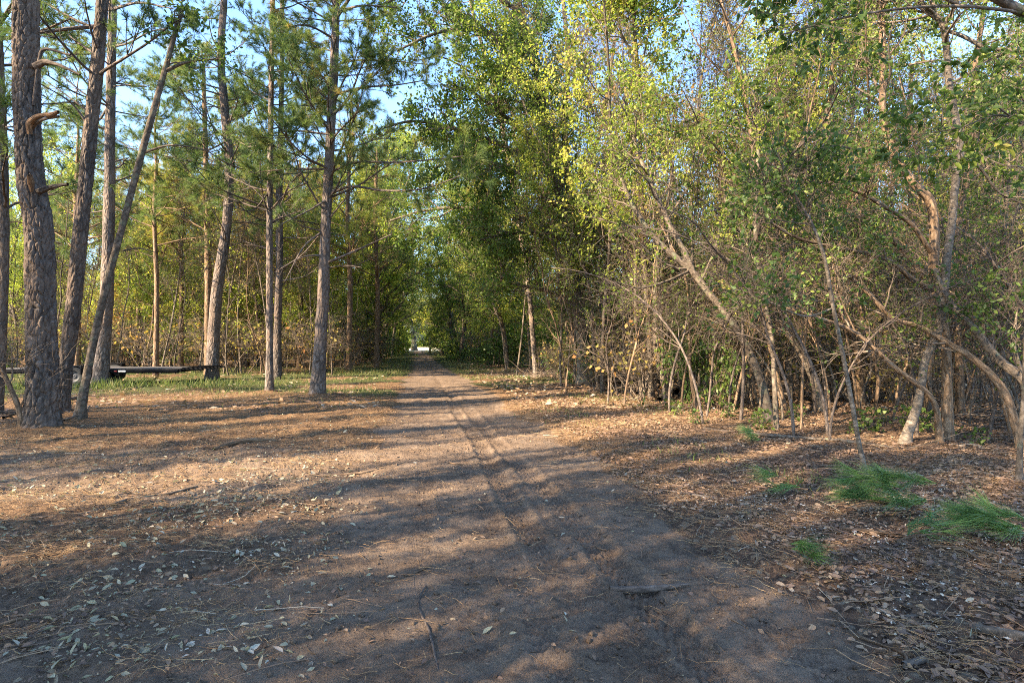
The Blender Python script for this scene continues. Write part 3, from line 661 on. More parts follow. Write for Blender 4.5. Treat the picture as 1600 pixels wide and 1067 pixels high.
pine("pine_tree", "tall dark pine nearest the left edge of the track", 8,
     [(496, 622), (499, 560), (504, 480), (509, 350), (513, 280), (517, 197), (522, 100), (525, 0)], 16, [25, 20, 18, 15, 15, 14, 13, 12], 15, 4.2, 6.2, 44, 3.0, nt=54,
     branches=[([(528, 105), (545, 96), (600, 95), (667, 101)], 16, 15, 4, 10), ([(524, 152), (560, 138), (620, 133), (668, 125)], 16, 14.8, 4, 8), ([(520, 200), (545, 205), (590, 245)], 16, 15.3, 3, 0),
               ([(518, 270), (550, 255), (620, 254), (700, 247), (735, 243)], 16, 14, 4, 16), ([(518, 305), (545, 292), (600, 298), (660, 295), (738, 268)], 16, 14, 5, 16), ([(513, 410), (560, 390), (612, 366)], 16, 15, 5, 0),
               ([(515, 420), (540, 415), (565, 418)], 16, 15.6, 2.5, 0), ([(530, 20), (560, 10), (620, 12)], 16, 15, 5, 8), ([(528, 30), (545, 0), (565, -30)], 16, 15.5, 7, 6), ([(518, 310), (490, 325), (440, 350)], 16, 15, 4, 0),
               ([(510, 360), (480, 380), (445, 440)], 16, 15.3, 4, 0), ([(512, 400), (480, 400), (430, 425)], 16, 15.5, 3, 0), ([(514, 195), (495, 180), (470, 110)], 16, 15.5, 3, 4), ([(512, 240), (495, 200), (490, 190)], 16, 15.6, 3, 0),
               ([(522, 345), (540, 310), (556, 290)], 16, 15.4, 3, 0), ([(520, 60), (480, 40), (440, 45)], 16, 15, 4, 8)])
pine("pine_tree", "pine cut off by the left edge of the photo, beside the thickest pine", 9,
     [(-6, 640), (0, 560), (4, 470), (6, 350), (4, 230), (-2, 100), (-6, 0)], 12.5, [17, 15, 14, 14, 13, 13, 12], 14, 4, 5.6, 34, 2.6, sides=14,
     branches=[([(5, 200), (15, 190), (30, 180)], 12.5, 12, 4, 0), ([(2, 60), (30, 58), (60, 50), (110, 30)], 12.5, 12.0, 7, 6), ([(3, 200), (20, 198), (50, 180)], 12.5, 12, 3, 0), ([(0, 45), (10, 25), (24, 8)], 12.5, 12.4, 6, 0)])
pine("pine_tree", "distant slim pine just behind the pine at the trailer's right end", 10,
     [(325, 588), (325, 500), (325, 420), (323, 300), (320, 200), (318, 100)], 27, [11, 10, 10, 8, 7, 5], 15, 5.5, 7.5, 34, 3.0, sides=12, needle='needleW', mat='brown', tuftL=.24)
# far pines with bright crowns
for i, (u, d, w0, seed, lab) in enumerate([(545, 30, 9, 20, "reddish distant pine between the tall central pine and the track"), (120, 27, 9, 25, "dark needled distant pine between the leaning grey pine and the trailer wheel pine"), (243, 26, 8, 26, "dark needled slim pine over the middle of the trailer"), (588, 34, 8, 27, "dark needled slim pine at the left verge of the track"), (282, 33, 8, 21, "bright crowned distant pine seen between the leaning hardwood and the trailer pine"),
                                      (215, 36, 8, 22, "bright crowned distant pine left of the leaning hardwood top"), (468, 34, 8, 23, "distant pine in the gap between the close pair and the central pine"), (385, 38, 8, 24, "farthest pine between the trailer pine and the close pair")]):
    v0 = 533.5+CAM_H*K/d
    pine("pine_tree", lab, seed, [(u, v0), (u+2, 450), (u-2, 330), (u+1, 250)], d, [w0, w0*.85, w0*.7, w0*.55], 15-i*.5, 5.0, 6.5, 44, 3.3, sides=10, needle='needle' if 24 < seed < 28 else 'needleW', mat='brown', tuftL=.28, group="distant pines behind the left clearing", nt=30)

pine("pine_tree", "leaning pine with yellowing needle clumps reaching over the track beside the double stemmed oak", 30,
     [(838, 588), (826, 450), (802, 300), (775, 150), (750, 60), (735, 0)], 26, [8, 7.5, 7, 7, 6, 5.5], 19, 6.5, 7.0, 46, 3.4, sides=12, needle='needleW', tuftL=.26, nt=54,
     branches=[([(765, 150), (730, 110), (690, 90), (650, 95)], 24, 21, 4, 22), ([(776, 260), (740, 225), (700, 215), (660, 230)], 24, 21, 4, 22), ([(750, 70), (700, 40), (650, 40)], 24, 21, 3, 18), ([(780, 330), (740, 270), (700, 262)], 24, 21, 3, 14)])
# ------------------------------------------------------------------ traced hardwoods
def hardwood(name, label, seed, stems, group=None, mat='smooth', leaf='leafA', cat='tree', sides=14, crown=None, crowns=None, limbs=()):
    """stems: list of (pts, d, widths); the first is the trunk, the rest are limbs"""
    rng = np.random.default_rng(seed)
    pp, rr = px_path(*stems[0]); x0, y0 = pp[0][0], pp[0][1]; base = np.array([x0, y0, ghf(x0, y0)])
    root = empty(name, tuple(base), label, cat, group)
    cw, lv = Wood(), Leaves()
    for i, st in enumerate(stems):
        pp, rr = px_path(*st); pp = np.array(pp)-base
        if i == 0:
            pp[0, 2] = -.1; m_ = pp[1]*.22 if pp[1][2] > .6 else pp[1]*.45; pp = np.insert(pp, 1, m_, 0); rr = [x_*.88 for x_ in rr]; rr.insert(1, rr[0]*1.0); rr[0] *= 1.5
        w = Wood(); p, r = w.tube(pp, rr, sides if i == 0 else 9, .08, .06, seed+i)
        ob("trunk" if i == 0 else "limb", wood_mesh("trunk" if i == 0 else "limb", w, M[mat]), root)
        kw = dict(lo=.5, limbs=10, limb_len=1.1, subs=5, twigs=4, per=6, L=.068, W=.022, twig_len=.4, oval=True, spread=.04)
        kw.update(crown or {}); kw.update((crowns or {}).get(i, {}))
        if kw['limbs']: crown_on(rng, p, r, cw, lv, **kw)
    if cw.n: ob("crown", crown_mesh("crown", cw, lv, M['twig'] if mat != 'pine' else M['darktwig'], M[leaf]), root)
    return root

hardwood("leaning_tree", "slim brown leaning tree in front of the trailer, glossy leaves at its top", 31,
    [([(124, 656), (135, 590), (158, 480), (192, 350), (224, 230), (257, 112), (286, 10)], 11.6, [18, 13, 12, 11, 11, 9, 6]),
     ([(257, 112), (290, 98), (350, 92)], 11.6, [6, 4, 2]), ([(192, 392), (215, 388), (245, 395)], 11.6, [3, 2, 1]), ([(222, 240), (260, 228), (330, 235)], 11.6, [4, 3, 1])],
    crowns={0: dict(lo=.85, limbs=6, limb_len=.6, subs=3, twigs=3, per=6, L=.11, W=.03), 1: dict(limbs=2, limb_len=.5), 2: dict(limbs=0), 3: dict(limbs=3, limb_len=.6, leaf_frac=.3)})
hardwood("dead_sapling", "bent dead sapling at the left edge leaning onto the foot of the thickest pine", 32,
    [([(36, 668), (30, 640), (18, 610), (4, 580), (-10, 550)], 10.0, [12, 9, 8, 7, 6]), ([(30, 640), (42, 610), (44, 590)], 10.0, [3, 2, 1])], mat='brown', crown=dict(limbs=4, limb_len=.7, per=0))

# right-hand heroes
hardwood("curved_tree", "reddish trunk with an S bend, crossed by the pale crooked tree", 40,
    [([(1481, 682), (1480, 600), (1479, 555), (1475, 512), (1463, 478), (1459, 430), (1459, 350), (1452, 312), (1430, 289), (1398, 240), (1380, 184), (1380, 130), (1379, 60), (1378, 10), (1375, -60)], [9.6]*3+[9.7]*12, [19, 16, 15, 15, 16, 16, 15, 15, 14, 12, 11, 11, 10, 9, 6]),
     ([(1460, 455), (1430, 440), (1397, 412), (1341, 393), (1292, 384), (1233, 366), (1180, 330)], [9.7, 9.6, 9.5, 9.3, 9.1, 8.9, 8.8], [9, 8, 7, 6, 5, 4, 2]),
     ([(1456, 395), (1423, 350), (1380, 322), (1357, 308), (1308, 289), (1252, 279), (1200, 256)], [9.7, 9.6, 9.4, 9.2, 9, 8.8, 8.7], [8, 7, 6, 6, 5, 4, 3]),
     ([(1308, 289), (1330, 260), (1345, 230)], 9.0, [3, 2.5, 1.5]),
     ([(1440, 300), (1432, 240), (1420, 180), (1405, 120)], [9.7, 9.6, 9.5, 9.4], [4, 4, 3, 2])],
    mat='brown', leaf='leafD', crowns={0: dict(lo=.7, limbs=12, limb_len=1.3), 1: dict(lo=.3, limbs=12, limb_len=.8, leaf_frac=.6), 2: dict(lo=.2, limbs=14, limb_len=.8, leaf_frac=.8), 3: dict(limbs=2), 4: dict(lo=.3, limbs=6, limb_len=.7)})
hardwood("crooked_tree", "pale mottled crooked tree crossing in front of the reddish S bend trunk", 41,
    [([(1413, 683), (1424, 662), (1433, 635), (1439, 605), (1446, 562), (1464, 522), (1472, 481), (1480, 400), (1487, 350), (1492, 295), (1500, 236), (1494, 190), (1483, 131), (1478, 66), (1472, 36), (1443, 13), (1425, -10)], 9.3, [17, 16, 14, 13, 13, 14, 14, 13, 13, 12, 13, 12, 11, 11, 11, 9, 7]),
     ([(1474, 40), (1485, 25), (1498, 0), (1510, -40)], 9.3, [7, 6, 5, 4]),
     ([(1478, 48), (1500, 55), (1545, 76), (1600, 80), (1660, 95)], [9.3, 9.2, 9.0, 8.8, 8.6], [5, 6, 6, 6, 4]),
     ([(1500, 245), (1530, 262), (1560, 300), (1600, 320)], [9.3, 9.4, 9.5, 9.6], [4, 4, 3, 2])],
    mat='pale', leaf='leafA', crowns={0: dict(lo=.75, limbs=12, limb_len=1.4, leaf_frac=.8), 2: dict(lo=.2, limbs=10, limb_len=.9), 3: dict(limbs=5, leaf_frac=.6)})
hardwood("arching_tree", "long tree arching up to the left, right of the sprawling oak", 42,
    [([(1203, 652), (1187, 590), (1151, 514), (1108, 458), (1079, 422), (1030, 380), (1000, 340), (975, 290), (962, 240)], [11.7, 11.8, 12, 12.2, 12.3, 12.4, 12.5, 12.6, 12.7], [17, 14, 12, 12, 12, 10, 9, 7, 5]),
     ([(1085, 430), (1070, 395), (1046, 350), (1010, 270), (985, 200), (975, 150)], [12.3]*6, [10, 9, 8, 7, 6, 4]),
     ([(1079, 422), (1040, 440), (1000, 450), (960, 440)], [12.3, 12.1, 12, 11.8], [4, 4, 3, 2]),
     ([(1095, 440), (1120, 380), (1125, 300)], [12.3]*3, [4, 3, 2])],
    mat='smooth', leaf='leafB', crowns={0: dict(lo=.5, limbs=14, limb_len=1.6), 1: dict(lo=.3, limbs=14, limb_len=1.5), 2: dict(limbs=6, leaf_frac=.4), 3: dict(lo=.2, limbs=6)})
hardwood("pale_sapling_tree", "straight sunlit pale stem rising high through yellow green leaves right of centre", 43,
    [([(1018, 600), (1014, 520), (1008, 430), (1003, 330), (1000, 220), (998, 130), (992, 50), (990, -40)], 16, [10, 9, 8, 8, 7, 7, 6, 5]),
     ([(997, 120), (985, 80), (955, 30), (940, -10)], 16, [4, 4, 3, 2]), ([(1000, 110), (1012, 60), (1018, 0)], 16, [3, 3, 2])],
    mat='pale', leaf='leafB', crown=dict(lo=.35, limbs=16, limb_len=1.6, per=12, L=.09, W=.03))
hardwood("curved_understory_tree", "short curved grey trunk beside the fallen log at the right shoulder of the track", 44,
    [([(1043, 618), (1036, 590), (1027, 555), (1025, 475), (1026, 409), (1035, 350), (1050, 280), (1040, 200)], [15.5]*8, [14, 12, 11, 10, 9, 8, 7, 4]),
     ([(1026, 460), (1060, 440), (1095, 415), (1130, 400)], 15.3, [4, 4, 3, 2])],
    mat='smooth', leaf='leafD', crown=dict(lo=.4, limbs=14, limb_len=1.5))
hardwood("thin_sapling", "thin pale sapling leaning left, rooted beside the freshly fallen pine boughs", 45,
    [([(1355, 752), (1342, 692), (1331, 629), (1316, 550), (1302, 481), (1285, 393), (1266, 345), (1240, 300), (1215, 240)], 6.6, [9, 8, 7.5, 7, 6.5, 6, 5, 4, 3]),
     ([(1302, 481), (1265, 494), (1200, 471)], 6.6, [3, 3, 2])],
    mat='pale', leaf='leafD', crowns={0: dict(lo=.55, limbs=12, limb_len=.8, twig_len=.3, L=.065, W=.021), 1: dict(limbs=4, limb_len=.4, leaf_frac=.4)}, sides=10)
hardwood("bowed_tree", "thin bowed tree sweeping from the curved trunks down to the left through the wood", 46,
    [([(1470, 660), (1462, 635), (1397, 573), (1331, 517), (1265, 492), (1200, 471), (1150, 440)], [9.4, 9.3, 9.2, 9.1, 9, 8.9, 8.8], [10, 9, 8, 7, 5, 4, 2]),
     ([(1340, 525), (1315, 470), (1300, 400)], [9.1]*3, [3, 2, 1.5])], mat='brown', leaf='leafD', crown=dict(lo=.4, limbs=8, limb_len=.8, leaf_frac=.4))
hardwood("bowed_tree", "thick broken limb lying across from the pale crooked tree up to the left", 47,
    [([(1600, 625), (1561, 600), (1520, 560), (1475, 532), (1440, 512), (1397, 498), (1357, 458), (1302, 409), (1270, 370)], [8.6, 8.8, 9, 9.2, 9.3, 9.3, 9.3, 9.3, 9.3], [14, 13, 11, 10, 9, 8, 7, 5, 3])],
    mat='brown', leaf='leafD', crown=dict(lo=.3, limbs=10, limb_len=.8, leaf_frac=.3))
hardwood("leaning_snag", "dark leaning snag slanting down to the right edge of the wood", 48,
    [([(1640, 640), (1600, 593), (1561, 563), (1528, 521), (1482, 468), (1460, 420)], [8.3, 8.5, 8.8, 9, 9.2, 9.3], [20, 17, 15, 13, 9, 6]),
     ([(1600, 593), (1585, 540), (1590, 480)], 8.5, [6, 5, 3])], mat='smooth', leaf='leafD', crown=dict(lo=.2, limbs=6, limb_len=.9, per=6, leaf_frac=.7))
hardwood("forest_edge_tree", "thin grey stem standing at the right edge of the photo", 49,
    [([(1592, 746), (1594, 690), (1600, 620), (1604, 500), (1612, 350), (1616, 100)], 6.7, [9, 8, 8, 7, 7, 6])], mat='smooth', leaf='leafD', crown=dict(lo=.6, limbs=8), sides=10)
# orange-lit trunks deeper in
for i, (pts, d, w, lab, m_) in enumerate([
    ([(1346, 628), (1338, 547), (1311, 481), (1295, 425), (1295, 350), (1290, 250), (1300, 120), (1302, 0)], 14.5, [13, 11, 10, 9, 9, 8, 7, 5], "rust coloured bent trunk left of the pale crooked tree, nearest of the slanting group", 'brown'),
    ([(1388, 620), (1387, 560), (1377, 488), (1356, 416), (1341, 350), (1330, 220), (1338, 80), (1340, -20)], 16, [10, 9, 9, 8, 8, 7, 6, 4], "rust coloured slim trunk bending left, behind the S bend trunk", 'brown'),
    ([(1450, 610), (1452, 500), (1449, 448), (1430, 412), (1400, 380), (1364, 350), (1335, 310), (1320, 260)], 12.5, [10, 10, 10, 10, 9, 9, 8, 5], "rust coloured trunk leaning steeply to the left above the bowed tree", 'brown'),
    ([(1285, 622), (1265, 580), (1249, 547), (1222, 510), (1200, 478), (1165, 420), (1140, 350), (1130, 280)], 13.5, [12, 11, 10, 9, 9, 8, 7, 5], "sunlit leaning trunk at the sunny patch of leaf litter deep right", 'pale'),
    ([(1332, 606), (1290, 590), (1262, 570), (1240, 545), (1205, 530)], 15, [9, 9, 8, 6, 4], "low sunlit crooked stem nearly lying over the litter", 'pale'),
    ([(1500, 640), (1499, 560), (1493, 480), (1490, 420), (1500, 330), (1520, 240), (1525, 100), (1540, 0)], 12.5, [14, 12, 12, 12, 11, 10, 9, 7], "thick dim trunk just right of the S bend trunk, forking near the top", 'brown'),
    ([(1425, 600), (1422, 500), (1428, 400), (1420, 250), (1425, 100)], 17, [10, 9, 9, 8, 6], "dim upright trunk seen between the slanting limbs", 'smooth'),
    ([(1530, 210), (1528, 140), (1520, 60), (1516, 0)][::-1], 18, [5, 5, 6, 6], "", 'smooth'),
    ([(1580, 640), (1573, 590), (1560, 520), (1566, 400), (1575, 250), (1568, 100)], 13.0, [10, 9, 9, 8, 7, 6], "bowed dim trunk near the right edge behind the leaning snag", 'smooth'),
    ([(1213, 672), (1210, 600), (1205, 520), (1188, 440), (1180, 350), (1185, 220), (1178, 120)], 10.5, [9, 8, 8, 7, 7, 6, 4], "slim straight grey trunk just right of the arching tree's foot", 'smooth'),
    ([(1128, 612), (1130, 520), (1122, 440), (1128, 350), (1120, 200)], 17, [8, 7, 7, 6, 4], "slim upright stem behind the arching tree", 'brown'),
    ([(913, 597), (911, 540), (908, 480), (903, 420), (910, 360)], 22, [7, 5, 5, 4, 3], "short pale sapling at the forest edge left of the fallen log", 'pale')]):
    if not lab: continue
    hardwood("slanting_tree" if i < 5 else "understory_tree", lab, 60+i, [(pts, d, w)], mat=m_, leaf='leafB' if i in (0, 1, 3, 9, 10) else 'leafA', crown=dict(lo=.3 if d > 12 else .45, limbs=20 if i != 4 else 5, limb_len=1.3, per=10, leaf_frac=.75 if i != 4 else .1), group="trunks standing in the right-hand wood")
# big double-stemmed oak in the middle, and the sprawling oak behind
hardwood("oak_tree", "large dark double stemmed oak at the right forest edge, branching over the track", 80,
    [([(915, 592), (912, 540), (902, 480), (893, 400), (880, 330), (866, 270), (852, 190), (835, 100), (815, 20), (800, -60)], 22, [30, 24, 20, 18, 15, 13, 12, 10, 9, 6]),
     ([(893, 400), (893, 330), (886, 262), (882, 180), (888, 100), (880, 0)], 22, [14, 13, 12, 10, 8, 6]),
     ([(893, 470), (855, 455), (810, 445), (770, 430)], [22, 21.6, 21, 20], [8, 6, 5, 3]),
     ([(890, 400), (850, 370), (800, 365), (750, 375)], [22, 21.5, 20.5, 20], [9, 7, 5, 3]),
     ([(880, 330), (820, 280), (770, 255), (720, 250), (690, 270)], [22, 21, 20, 19.5, 19], [9, 8, 6, 4, 3]),
     ([(866, 270), (810, 200), (760, 160), (720, 130)], [22, 21, 20, 19.5], [8, 7, 5, 3]),
     ([(880, 290), (810, 240), (720, 205), (640, 190), (600, 200)], [22, 21, 20, 19.5, 19], [9, 8, 6, 4, 3]),
     ([(888, 380), (810, 340), (720, 325), (660, 330), (610, 345)], [22, 22, 22, 22, 22], [9, 8, 6, 4, 3]),
     ([(835, 100), (760, 50), (690, 50), (620, 80)], [22, 21, 20.5, 20], [8, 7, 5, 3]),
     ([(815, 20), (740, -20), (660, -15), (590, 10)], [22, 21, 20.5, 20], [8, 7, 5, 3]),
     ([(866, 270), (830, 150), (780, 70), (730, 20)], [22, 21, 20.5, 20], [8, 7, 5, 3]),
     ([(893, 420), (940, 360), (985, 330), (1030, 320)], [22, 22, 21.5, 21], [10, 8, 6, 4]),
     ([(885, 300), (930, 230), (950, 140), (960, 60)], [22, 21.5, 21.5, 21.5], [8, 7, 6, 4])],
    mat='smooth', leaf='leafA', crown=dict(lo=.25, limbs=16, limb_len=2.2, subs=6, twigs=4, per=11, L=.11, W=.038, twig_len=.55, oval=False, spread=.08), crowns={0: dict(lo=.5, limbs=20)})
hardwood("sprawling_oak", "sprawling sunlit oak with low crooked limbs, deep behind the fallen log", 81,
    [([(1022, 592), (1021, 560), (1018, 540), (1025, 505), (1040, 470), (1050, 420), (1055, 330)], 24, [20, 16, 16, 14, 12, 10, 7]),
     ([(1020, 548), (1000, 525), (990, 505), (985, 490)], 24, [11, 10, 9, 7]), ([(1022, 540), (1045, 520), (1060, 490), (1090, 460)], 24, [11, 9, 8, 5]), ([(1020, 520), (1000, 470), (960, 400), (930, 380)], 24, [8, 7, 6, 4]),
     ([(1005, 490), (985, 487), (975, 495)], 23.6, [6, 5, 3])],
    mat='pale', leaf='leafA', crown=dict(lo=.3, limbs=14, limb_len=2.4, subs=5, twigs=4, per=9, L=.11, W=.038, spread=.08, oval=False))
# tree outside the frame at the right whose limbs hang into the top right corner
hardwood("overhanging_tree", "tree whose big glossy leaves and thick limb hang into the top right corner", 82,
    [([(2050, 820), (2040, 600), (2000, 400), (1950, 250), (1900, 100)], 5.6, [26, 24, 22, 20, 18]),
     ([(1900, 140), (1750, 80), (1600, 20), (1545, -10), (1480, -60)], [5.6, 5.5, 5.4, 5.3, 5.2], [18, 17, 15, 13, 9]),
     ([(1600, 20), (1500, 10), (1400, 15), (1310, 30), (1220, 55)], [5.4, 5.2, 5.0, 4.9, 4.8], [5, 5, 4, 3, 2]),
     ([(1500, 10), (1400, -40), (1300, -60), (1180, -30), (1120, 10)], [5.2, 5.0, 4.9, 4.8, 4.8], [5, 4, 4, 3, 2]),
     ([(1620, 200), (1560, 180), (1500, 200), (1440, 210)], [5.6, 5.5, 5.4, 5.3], [3, 3, 2, 1]),
     ([(1750, 250), (1660, 220), (1590, 190), (1550, 160)], [5.6, 5.6, 5.5, 5.4], [5, 4, 3, 2])],
    mat='smooth', leaf='leafD', crown=dict(lo=.2, limbs=12, limb_len=.55, subs=4, twigs=2, per=7, L=.075, W=.02, twig_len=.25, spread=.02), crowns={0: dict(limbs=0)})

# ------------------------------------------------------------------ the wood around
rng = np.random.default_rng(7)
placed = []
def ok(x, y, m):
    for a, b in placed:
        if (a-x)**2+(b-y)**2 < m*m: return False
    placed.append((x, y)); return True
def scatter(n, xr, yr, keys, label, group, m, cond, s=(.8, 1.2), sq=None, tlt=.06):
    c = 0; tries = 0
    while c < n and tries < n*40:
        tries += 1; x = rng.uniform(*xr); y = rng.uniform(*yr)
        if not cond(x, y) or not ok(x, y, m): continue
        k = keys[rng.integers(len(keys))]; sc = rng.uniform(*s)
        lb = label[k[:3]] if isinstance(label, dict) else label
        put(k, x, y, lb, group, sc, rng.uniform(0, 6.28), sc*rng.uniform(.9, 1.15), (rng.normal()*tlt, rng.normal()*tlt)); c += 1
q = lambda x, y: x-road_c(y)
LR = {'arc': 'x', 'sli': "slender leafy tree standing among many alike in the wood right of the track", 'oak': "broad dark green tree filling the wood right of the track", 'yel': "yellow green tree in the wood right of the track", 'pol': "thin sparsely leafed pole tree under the canopy right of the track", 'bar': "bare twiggy grey tree in the wood right of the track"}
LL = {'sli': "slender leafy tree standing among many alike behind the left clearing", 'oak': "broad green tree closing the back of the left clearing", 'yel': "sunlit yellow green tree at the back of the left clearing", 'pol': "thin sparsely leafed pole tree at the back of the left clearing", 'bar': "bare pale twiggy tree at the back of the left clearing", 'aut': "small orange and yellow autumn tree at the back of the left clearing"}
scatter(105, (2, 26), (12.5, 26), ['pole0', 'pole1', 'pole2', 'pole0', 'pole2', 'pole1', 'slim1', 'slim2', 'bare0'], LR, "trees of the right-hand wood", .65, lambda x, y: q(x, y) > 4.8 and x < y*.92+1)
scatter(90, (1.6, 17), (9.0, 19), ['arch0', 'arch1', 'arch2', 'arch0'], LR, "arching saplings of the right-hand wood", .45, lambda x, y: q(x, y) > 3.7 and x < y*.95+2, (.7, 1.15))
scatter(62, (-3, 36), (20, 42), ['pole0', 'pole1', 'pole2', 'slim1', 'slim0', 'slim1', 'slim2', 'oak0', 'oak2', 'yel0', 'yel1', 'slim2', 'bare0'], LR, "trees of the right-hand wood", 1.3, lambda x, y: 3.6 < q(x, y) and x < y*.92+1.5, (.65, 1.0))
scatter(40, (-10, 60), (42, 70), ['oak0', 'oak1', 'oak2', 'slim1', 'yel1'], LR, "trees of the right-hand wood", 2.2, lambda x, y: 3.0 < q(x, y) and x < y*.92+1.5, (.6, .85))
scatter(36, (-40, -7), (27, 40), ['bare0', 'bare1', 'bare0', 'yel0', 'pole0', 'slim1', 'slim2', 'yel1', 'aut0', 'pole1', 'pole2', 'slim1', 'bare1', 'yel1'], LL, "trees behind the left clearing", 1.4, lambda x, y: q(x, y) < -4.5 and x > -y*.95-4, (.7, .95))
scatter(60, (-60, -9), (38, 66), ['yel0', 'yel1', 'oak1', 'slim1', 'slim2', 'bare1', 'bare0', 'yel1'], LL, "trees behind the left clearing", 2.0, lambda x, y: q(x, y) < -3.6 and x > -y*.95-4, (.8, 1.1))
LT = {'oak': "broad tree overhanging the far stretch of the track", 'sli': "slender tree lining the far stretch of the track", 'yel': "yellow green tree lining the far stretch of the track"}
for y in np.arange(31, 98, 3.4):
    for sgn in (-1, 1):
        yy = y+rng.uniform(-.8, .8); off = (3.6 if y > 60 else 3.0 if y > 42 else 3.8)+rng.uniform(0, 1.3); x = road_c(yy)+sgn*off; k = ['oak0', 'slim1', 'oak1', 'slim2', 'oak2', 'oak0'][rng.integers(6)]
        if sgn < 0 and y < 40: continue
        if ok(x, yy, 1.0): put(k, x, yy, LT[k[:3]], "trees lining the far track", rng.uniform(.65, .9), rng.uniform(0, 6.28), None)
scat_far = True
for u_, d_, k_, s_ in ((560, 47, 'oak0', 1.1), (588, 40, 'oak1', 1.05), (602, 56, 'oak2', 1.2), (612, 68, 'oak0', 1.25), (622, 80, 'oak2', .85), (672, 78, 'oak1', .8), (690, 62, 'oak0', 1.15), (718, 44, 'oak2', 1.1), (706, 54, 'oak1', 1.15), (520, 36, 'yel0', .9), (470, 42, 'yel1', 1.0), (410, 40, 'oak1', .85)):
    x_ = (u_-800)/K*d_; placed.append((x_, d_)); put(k_, x_, d_, "tree", "trees lining the far track", s_, rng.uniform(0, 6.28))
# undergrowth
def scat_shrubs(n, xr, yr, keys, labs, group, cond, s=(.7, 1.4)):
    c = 0; t = 0
    while c < n and t < n*40:
        t += 1; x = rng.uniform(*xr); y = rng.uniform(*yr)
        if not cond(x, y): continue
        k = keys[rng.integers(len(keys))]; put_shrub(k, x, y, labs[k], group, rng.uniform(*s), rng.uniform(0, 6.28)); c += 1
LS = {'shrubG': "green shrub in the undergrowth at the back of the left clearing", 'shrubY': "yellow green shrub in the undergrowth at the back of the left clearing", 'shrubO': "orange and yellow shrub in the undergrowth at the back of the left clearing", 'shrubT': "nearly leafless twiggy shrub at the back of the left clearing"}
scatter(40, (-38, -7), (25, 36), ['pole0', 'pole1', 'pole2', 'bare1', 'arch2'], dict(LL, arc='x'), "trees behind the left clearing", .8, lambda x, y: q(x, y) < -4.5 and x > -y*.95-3, (.8, 1.1))
scat_shrubs(44, (-40, -6), (27, 44), ['shrubG', 'shrubO', 'shrubT', 'shrubT', 'shrubT', 'shrubT', 'shrubT'], LS, "undergrowth behind the left clearing", lambda x, y: q(x, y) < -4.2 and x > -y*.95-2, (1.0, 2.0))
LS2 = {k: v.replace("at the back of the left clearing", "of the right-hand wood") for k, v in LS.items()}
scat_shrubs(70, (1, 26), (13.5, 34), ['shrubT']*11+['shrubG'], LS2, "undergrowth of the right-hand wood", lambda x, y: q(x, y) > 4.6 and x < y*.95+1, (.7, 1.5))
scat_shrubs(14, (2, 8), (9, 14), ['seedling'], {'seedling': "knee high green seedling on the right-hand forest floor"}, "seedlings on the right-hand forest floor", lambda x, y: q(x, y) > 3.5, (.7, 1.3))
put_shrub('shrubG', *G(1090, 636), "leafy green bush in the shade right of the fallen log", None, .85, .4, 1.7)
put_shrub('shrubG', *G(928, 598), "bright green bush at the forest edge behind the short pale sapling", None, .9, 2.0, 1.3)
put_shrub('shrubT', *G(970, 596), "tangled leafless pale bush at the forest edge left of the sprawling oak", None, 1.3, 1.0, 1.4)
put_shrub('shrubO', *G(135, 574), "yellow and orange bush behind the trailer wheel", None, 2.2, 1.0)

scat_shrubs(64, (-24, 4), (33, 96), ['shrubG', 'shrubT', 'shrubG'], LS, "undergrowth along the far track", lambda x, y: 2.9 < abs(q(x, y)) < 6.5, (1.0, 2.2))
# live oak and tree line at the sunny clearing at the end of the track
tree_proto('live', 'live_oak', 190, 13, .55, M['pale'], M['leafG'], wob=.10, lo=.14, limbs=22, limb_len=7, subs=8, twigs=6, per=14, L=.22, W=.08, twig_len=1.2, spread=.2)
put('live', (648-800)/K*104, 104, "pale mossy live oak standing in the sunlit clearing at the end of the track", None, 1.0, 2.0)

def merged(name, items, label, cat, lms, kind='stuff'):
    """many distant trees as one mass"""
    Vs, Qs, Ts, As, Ms = [], [], [], [], []; n = 0
    for key, x, y, rz, sc in items:
        (tv, tq, tt), (cv, cq, ct), lf = PROTO[key]['arr']
        c, s = math.cos(rz), math.sin(rz); Rm = np.array([[c, -s, 0], [s, c, 0], [0, 0, 1]])
        for V_, Q_, T_, A_, mi in ((tv, tq, tt, np.zeros(len(tv)), 0), (cv, cq, ct, np.zeros(len(cv)), 0), (lf[0], lf[1], np.zeros_like(lf[0]), lf[2], 1)):
            Vs.append((V_*sc)@Rm.T+np.array([x, y, 0])); Qs.append(Q_+n); Ts.append(T_); As.append(A_); Ms.append(np.full(len(Q_), mi)); n += len(V_)
    me = mesh_of(name, np.concatenate(Vs), np.concatenate(Qs), attrs={'tc': ('FLOAT_VECTOR', np.concatenate(Ts)), 'rnd': ('FLOAT', np.concatenate(As))}, mats=lms, matq=np.concatenate(Ms).astype(np.int32))
    return tag(ob(name, me), label, cat, None, kind)
items = [(['oak0', 'oak1', 'oak2'][i % 3], -75+i*4.6+rng.uniform(-1, 1), 170+rng.uniform(-4, 4), rng.uniform(0, 6), rng.uniform(1.2, 1.5)) for i in range(20)]
merged("distant_woodland", items, "far line of trees behind the sunny clearing", "woodland", [M['smooth'], M['leafA']])
items = []
for i in range(26):
    items.append((['oak0', 'oak1', 'oak2', 'yel0'][i % 4], -95+i*2.8+rng.uniform(-1, 1), 74+rng.uniform(0, 22), rng.uniform(0, 6), rng.uniform(.9, 1.2)))
for i in range(30):
    items.append((['oak0', 'oak1', 'oak2'][i % 3], -8+i*3.2+rng.uniform(-1, 1), 74+rng.uniform(0, 18), rng.uniform(0, 6), rng.uniform(.9, 1.2)))
